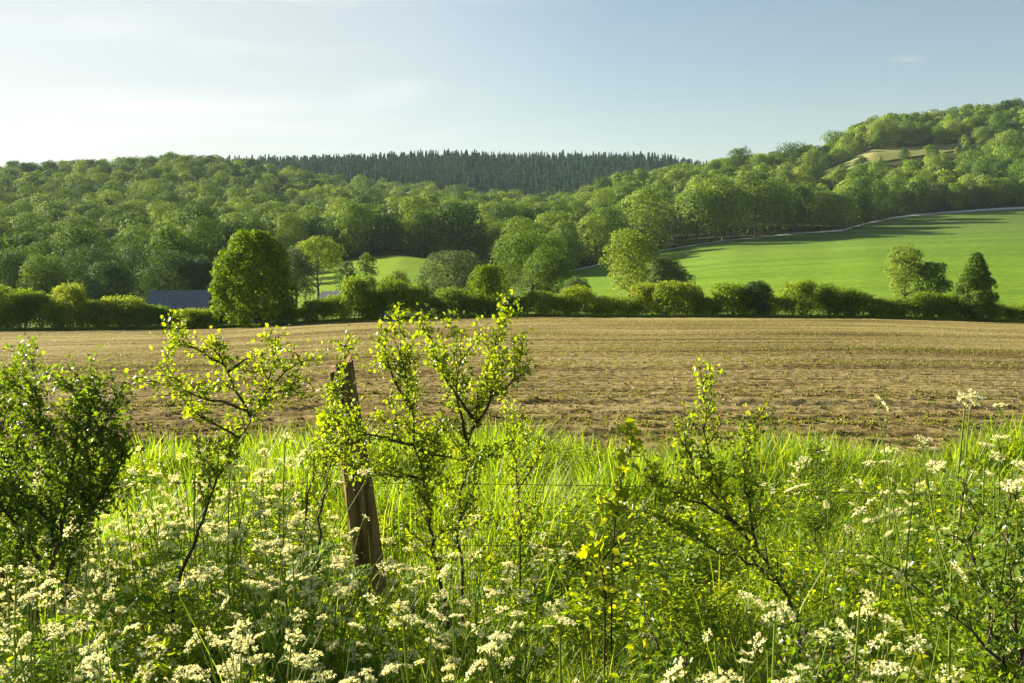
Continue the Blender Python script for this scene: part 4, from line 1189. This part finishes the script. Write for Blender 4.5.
def build_extras():
    barn('barn', 'barn with a blue-grey slate roof showing above the left hedge', 181, 291, 140, 7.6, 6.5, 2, .12, 307)
    barn('shed', 'small dark shed half hidden behind the hedge right of the dome-shaped tree', 335, 292, 150, 3.4, 3, 1, -.1, 297)
    d = 133.0; p = at(650, 289, d); z0 = float(terrain(p[0], d))
    root = empty('field_sign', (p[0], d, z0)); tag(root, 'small pale sign board on two posts among the trees behind the hedge', 'sign')
    hz = p[2] - z0
    mb = MB(); box(mb, (0, 0, hz), (.85, .04, .7)); mb.build('board', G['signface'], root)
    for sx in (-.36, .36):
        mb = MB(); box(mb, (sx, .06, (hz + .3) / 2), (.07, .07, hz + .3)); mb.build('post', G['barnwall'], root)
    # a bird in the air
    p = at(65, 186, 60.0)
    root = empty('bird', p, .5); tag(root, 'small dark bird flying in front of the left wooded hill', 'bird')
    mb = MB(); t = np.linspace(0, 1, 9)
    mb.tube(np.stack([(t - .5) * .2, 0 * t, .015 * np.sin(t * 3)], 1), .004 + .028 * np.sin(np.clip(t, .02, .98) * math.pi)**.8, 8)
    for sg in (-1, 1):
        w0 = np.array([[.05, 0, .01], [-.05, 0, .01], [-.04, sg * .1, .05], [.04, sg * .1, .055], [-.05, sg * .2, .04], [-.02, sg * .2, .043]])
        v = np.vstack([w0, w0 + [0, 0, .006]])
        mb.add(v, [(0, 1, 2, 3), (3, 2, 4, 5), (6, 7, 8, 9), (9, 8, 10, 11), (0, 3, 9, 6), (3, 5, 11, 9), (1, 2, 8, 7), (2, 4, 10, 8), (4, 5, 11, 10)])
    mb.build('body', G['bird'], root)
    # bare branches of dead trees are left out; scattered bushes on the clearing
    r = np.random.default_rng(91)


# ------------------------------------------------------------------ build it all
build_ground()
build_field()
sheet('crop_field', 556, 1330, 173, lambda p: track_depth(p) - 1.5, .12, G['crop'], 120, 60)
sheet('pasture', 290, 500, 176, 306, .12, G['pasture'], 50, 40)
sheet('hill_pasture', 770, 985, lambda p: np.interp(p, [770, 800, 880, 950, 985], [639, 630, 638, 654, 667]), lambda p: np.interp(p, [770, 800, 880, 950, 985], [641, 652, 676, 682, 670]), .5, G['dry_grass'], 50, 12)
tp = np.linspace(560, 1330, 160)
sheet('chalk_track', 562, 1330, lambda p: track_depth(p) - np.interp(p, [560, 780, 850, 1100], [1.5, 1.7, 2.6, 2.6]), lambda p: track_depth(p) + np.interp(p, [560, 780, 850, 1100], [2.6, 3.2, 5.0, 5.0]), .3, G['chalk'], 200, 4)
build_hero_trees()
build_woods()
build_conifers()
build_hedge()
build_grass()
build_parsley()
build_shrubs()
build_fence()
build_extras()

# haze: one closed box of thin air
HAZE = 0.000045
mb = MB(); box(mb, (0, 1400, 78), (5400, 3600, 190))
hz = mb.build('haze', [])
m, nt, out = mat('thin_air')
pv = nt.nodes.new('ShaderNodeVolumePrincipled')
pv.inputs['Color'].default_value = (.62, .83, 1, 1); pv.inputs['Density'].default_value = HAZE; pv.inputs['Anisotropy'].default_value = 0.1
nt.links.new(pv.outputs[0], out.inputs['Volume']); hz.data.materials.append(m); tag(hz, kind='stuff')

# ------------------------------------------------------------------ light, sky, camera
az, el = R(SUN_AZ), R(SUN_EL)
sd = Vector((math.sin(az) * math.cos(el), math.cos(az) * math.cos(el), math.sin(el)))
sun = bpy.data.lights.new('sun', 'SUN'); sun.energy = 5.0; sun.angle = R(.5); sun.color = (1, .885, .66)
so = bpy.data.objects.new('sun', sun); COL.objects.link(so); so.rotation_euler = (-sd).to_track_quat('-Z', 'Y').to_euler(); so.location = (-30, 10, 30)

w = bpy.data.worlds.new('World'); SC.world = w; w.use_nodes = True
nt = w.node_tree; nt.nodes.clear(); N = nt.nodes.new; K = nt.links.new
sky = N('ShaderNodeTexSky'); sky.sky_type = 'NISHITA'; sky.sun_disc = False; sky.sun_elevation = el; sky.sun_rotation = az
sky.altitude = 60; sky.air_density = 1.0; sky.dust_density = .6; sky.ozone_density = 1.0
tc = N('ShaderNodeTexCoord')
mp = N('ShaderNodeMapping'); mp.inputs['Scale'].default_value = (1.5, 1.5, 7); mp.inputs['Rotation'].default_value = (0, R(6), 0); K(tc.outputs['Generated'], mp.inputs[0])
nz = N('ShaderNodeTexNoise'); nz.inputs['Scale'].default_value = 2.6; nz.inputs['Detail'].default_value = 7; nz.inputs['Distortion'].default_value = .6; K(mp.outputs[0], nz.inputs[0])
mr = N('ShaderNodeMapRange'); mr.inputs[1].default_value = .47; mr.inputs[2].default_value = .7; K(nz.outputs[0], mr.inputs[0])
mix = N('ShaderNodeMix'); mix.data_type = 'RGBA'
# wisps gather towards the sun
vd = N('ShaderNodeVectorMath'); vd.operation = 'DOT_PRODUCT'; K(tc.outputs['Generated'], vd.inputs[0]); vd.inputs[1].default_value = (math.sin(R(-30)), math.cos(R(-30)), .1)
m2 = N('ShaderNodeMapRange'); m2.interpolation_type = 'SMOOTHSTEP'; m2.inputs[1].default_value = .80; m2.inputs[2].default_value = 1.0; m2.inputs[3].default_value = .06; m2.inputs[4].default_value = .92; K(vd.outputs['Value'], m2.inputs[0])
ma = N('ShaderNodeMath'); ma.operation = 'MULTIPLY_ADD'; ma.inputs[1].default_value = .25; ma.inputs[2].default_value = .72; K(mr.outputs[0], ma.inputs[0])
mm = N('ShaderNodeMath'); mm.operation = 'MULTIPLY'; K(ma.outputs[0], mm.inputs[0]); K(m2.outputs[0], mm.inputs[1])
tn = N('ShaderNodeMix'); tn.data_type = 'RGBA'; tn.blend_type = 'MULTIPLY'; tn.inputs[0].default_value = 1; K(sky.outputs[0], tn.inputs[6]); tn.inputs[7].default_value = (.765, .725, .66, 1)
cc = N('ShaderNodeMix'); cc.data_type = 'RGBA'; K(mr.outputs[0], cc.inputs[0]); cc.inputs[6].default_value = (3.9, 4.08, 3.98, 1); cc.inputs[7].default_value = (4.9, 5.0, 4.75, 1)
sp = N('ShaderNodeSeparateXYZ'); K(tc.outputs['Generated'], sp.inputs[0])
def mth(op, a, b=None, c=None):
    n = N('ShaderNodeMath'); n.operation = op
    for i, q in enumerate((a, b, c)):
        if q is None: continue
        if isinstance(q, (int, float)): n.inputs[i].default_value = q
        else: K(q, n.inputs[i])
    return n.outputs[0]
ax = mth('DIVIDE', sp.outputs[0], sp.outputs[1]); ez = mth('DIVIDE', sp.outputs[2], sp.outputs[1])
ez = mth('MULTIPLY_ADD', nz.outputs[0], .035, ez)
wm_ = None
for (ca, ce, wa, we, am) in ((-.345, .170, .15, .011, 1.0), (-.40, .245, .07, .016, .5), (-.42, .285, .16, .007, .45), (.39, .213, .018, .004, .3)):
    da = mth('MULTIPLY', mth('SUBTRACT', ax, ca), 1 / wa); de = mth('MULTIPLY', mth('SUBTRACT', ez, ce), 1 / we)
    g = mth('MULTIPLY', mth('EXPONENT', mth('MULTIPLY', mth('ADD', mth('MULTIPLY', da, da), mth('MULTIPLY', de, de)), -1.0)), am)
    wm_ = g if wm_ is None else mth('MAXIMUM', wm_, g)
wm_ = mth('MULTIPLY', wm_, mth('GREATER_THAN', sp.outputs[1], .2))
mm = N('ShaderNodeMath'); mm.operation = 'MULTIPLY'; K(ma.outputs[0], mm.inputs[0]); K(m2.outputs[0], mm.inputs[1])
mm2 = N('ShaderNodeMath'); mm2.operation = 'MAXIMUM'; K(mm.outputs[0], mm2.inputs[0]); K(mth('MULTIPLY', wm_, .9), mm2.inputs[1]); mm = mm2
nt.links.remove(cc.inputs[0].links[0]); K(mth('MAXIMUM', mr.outputs[0], wm_), cc.inputs[0])
K(mm.outputs[0], mix.inputs[0]); K(tn.outputs[2], mix.inputs[6]); K(cc.outputs[2], mix.inputs[7])
bg = N('ShaderNodeBackground'); bg.inputs[1].default_value = .0505; K(mix.outputs[2], bg.inputs[0])
wo = N('ShaderNodeOutputWorld'); K(bg.outputs[0], wo.inputs[0])

cam = bpy.data.cameras.new('camera'); cam.sensor_width = 36; cam.lens = 36 * F / 1024; cam.clip_end = 9000; cam.clip_start = .05
co = bpy.data.objects.new('camera', cam); COL.objects.link(co); co.location = (0, 0, EYE); co.rotation_euler = (R(90) - PITCH, 0, 0)
SC.camera = co
SC.view_settings.view_transform = 'Standard'; SC.view_settings.look = 'None'; SC.view_settings.gamma = 1; SC.view_settings.exposure = 2.05
SC.render.engine = 'CYCLES'
cy = SC.cycles; cy.max_bounces = 7; cy.diffuse_bounces = 3; cy.transmission_bounces = 5; cy.glossy_bounces = 2; cy.volume_bounces = 0; cy.transparent_max_bounces = 8
cy.use_denoising = True
try: cy.denoiser = 'OPENIMAGEDENOISE'
except Exception as e: print(e)
cy.sample_clamp_indirect = 6
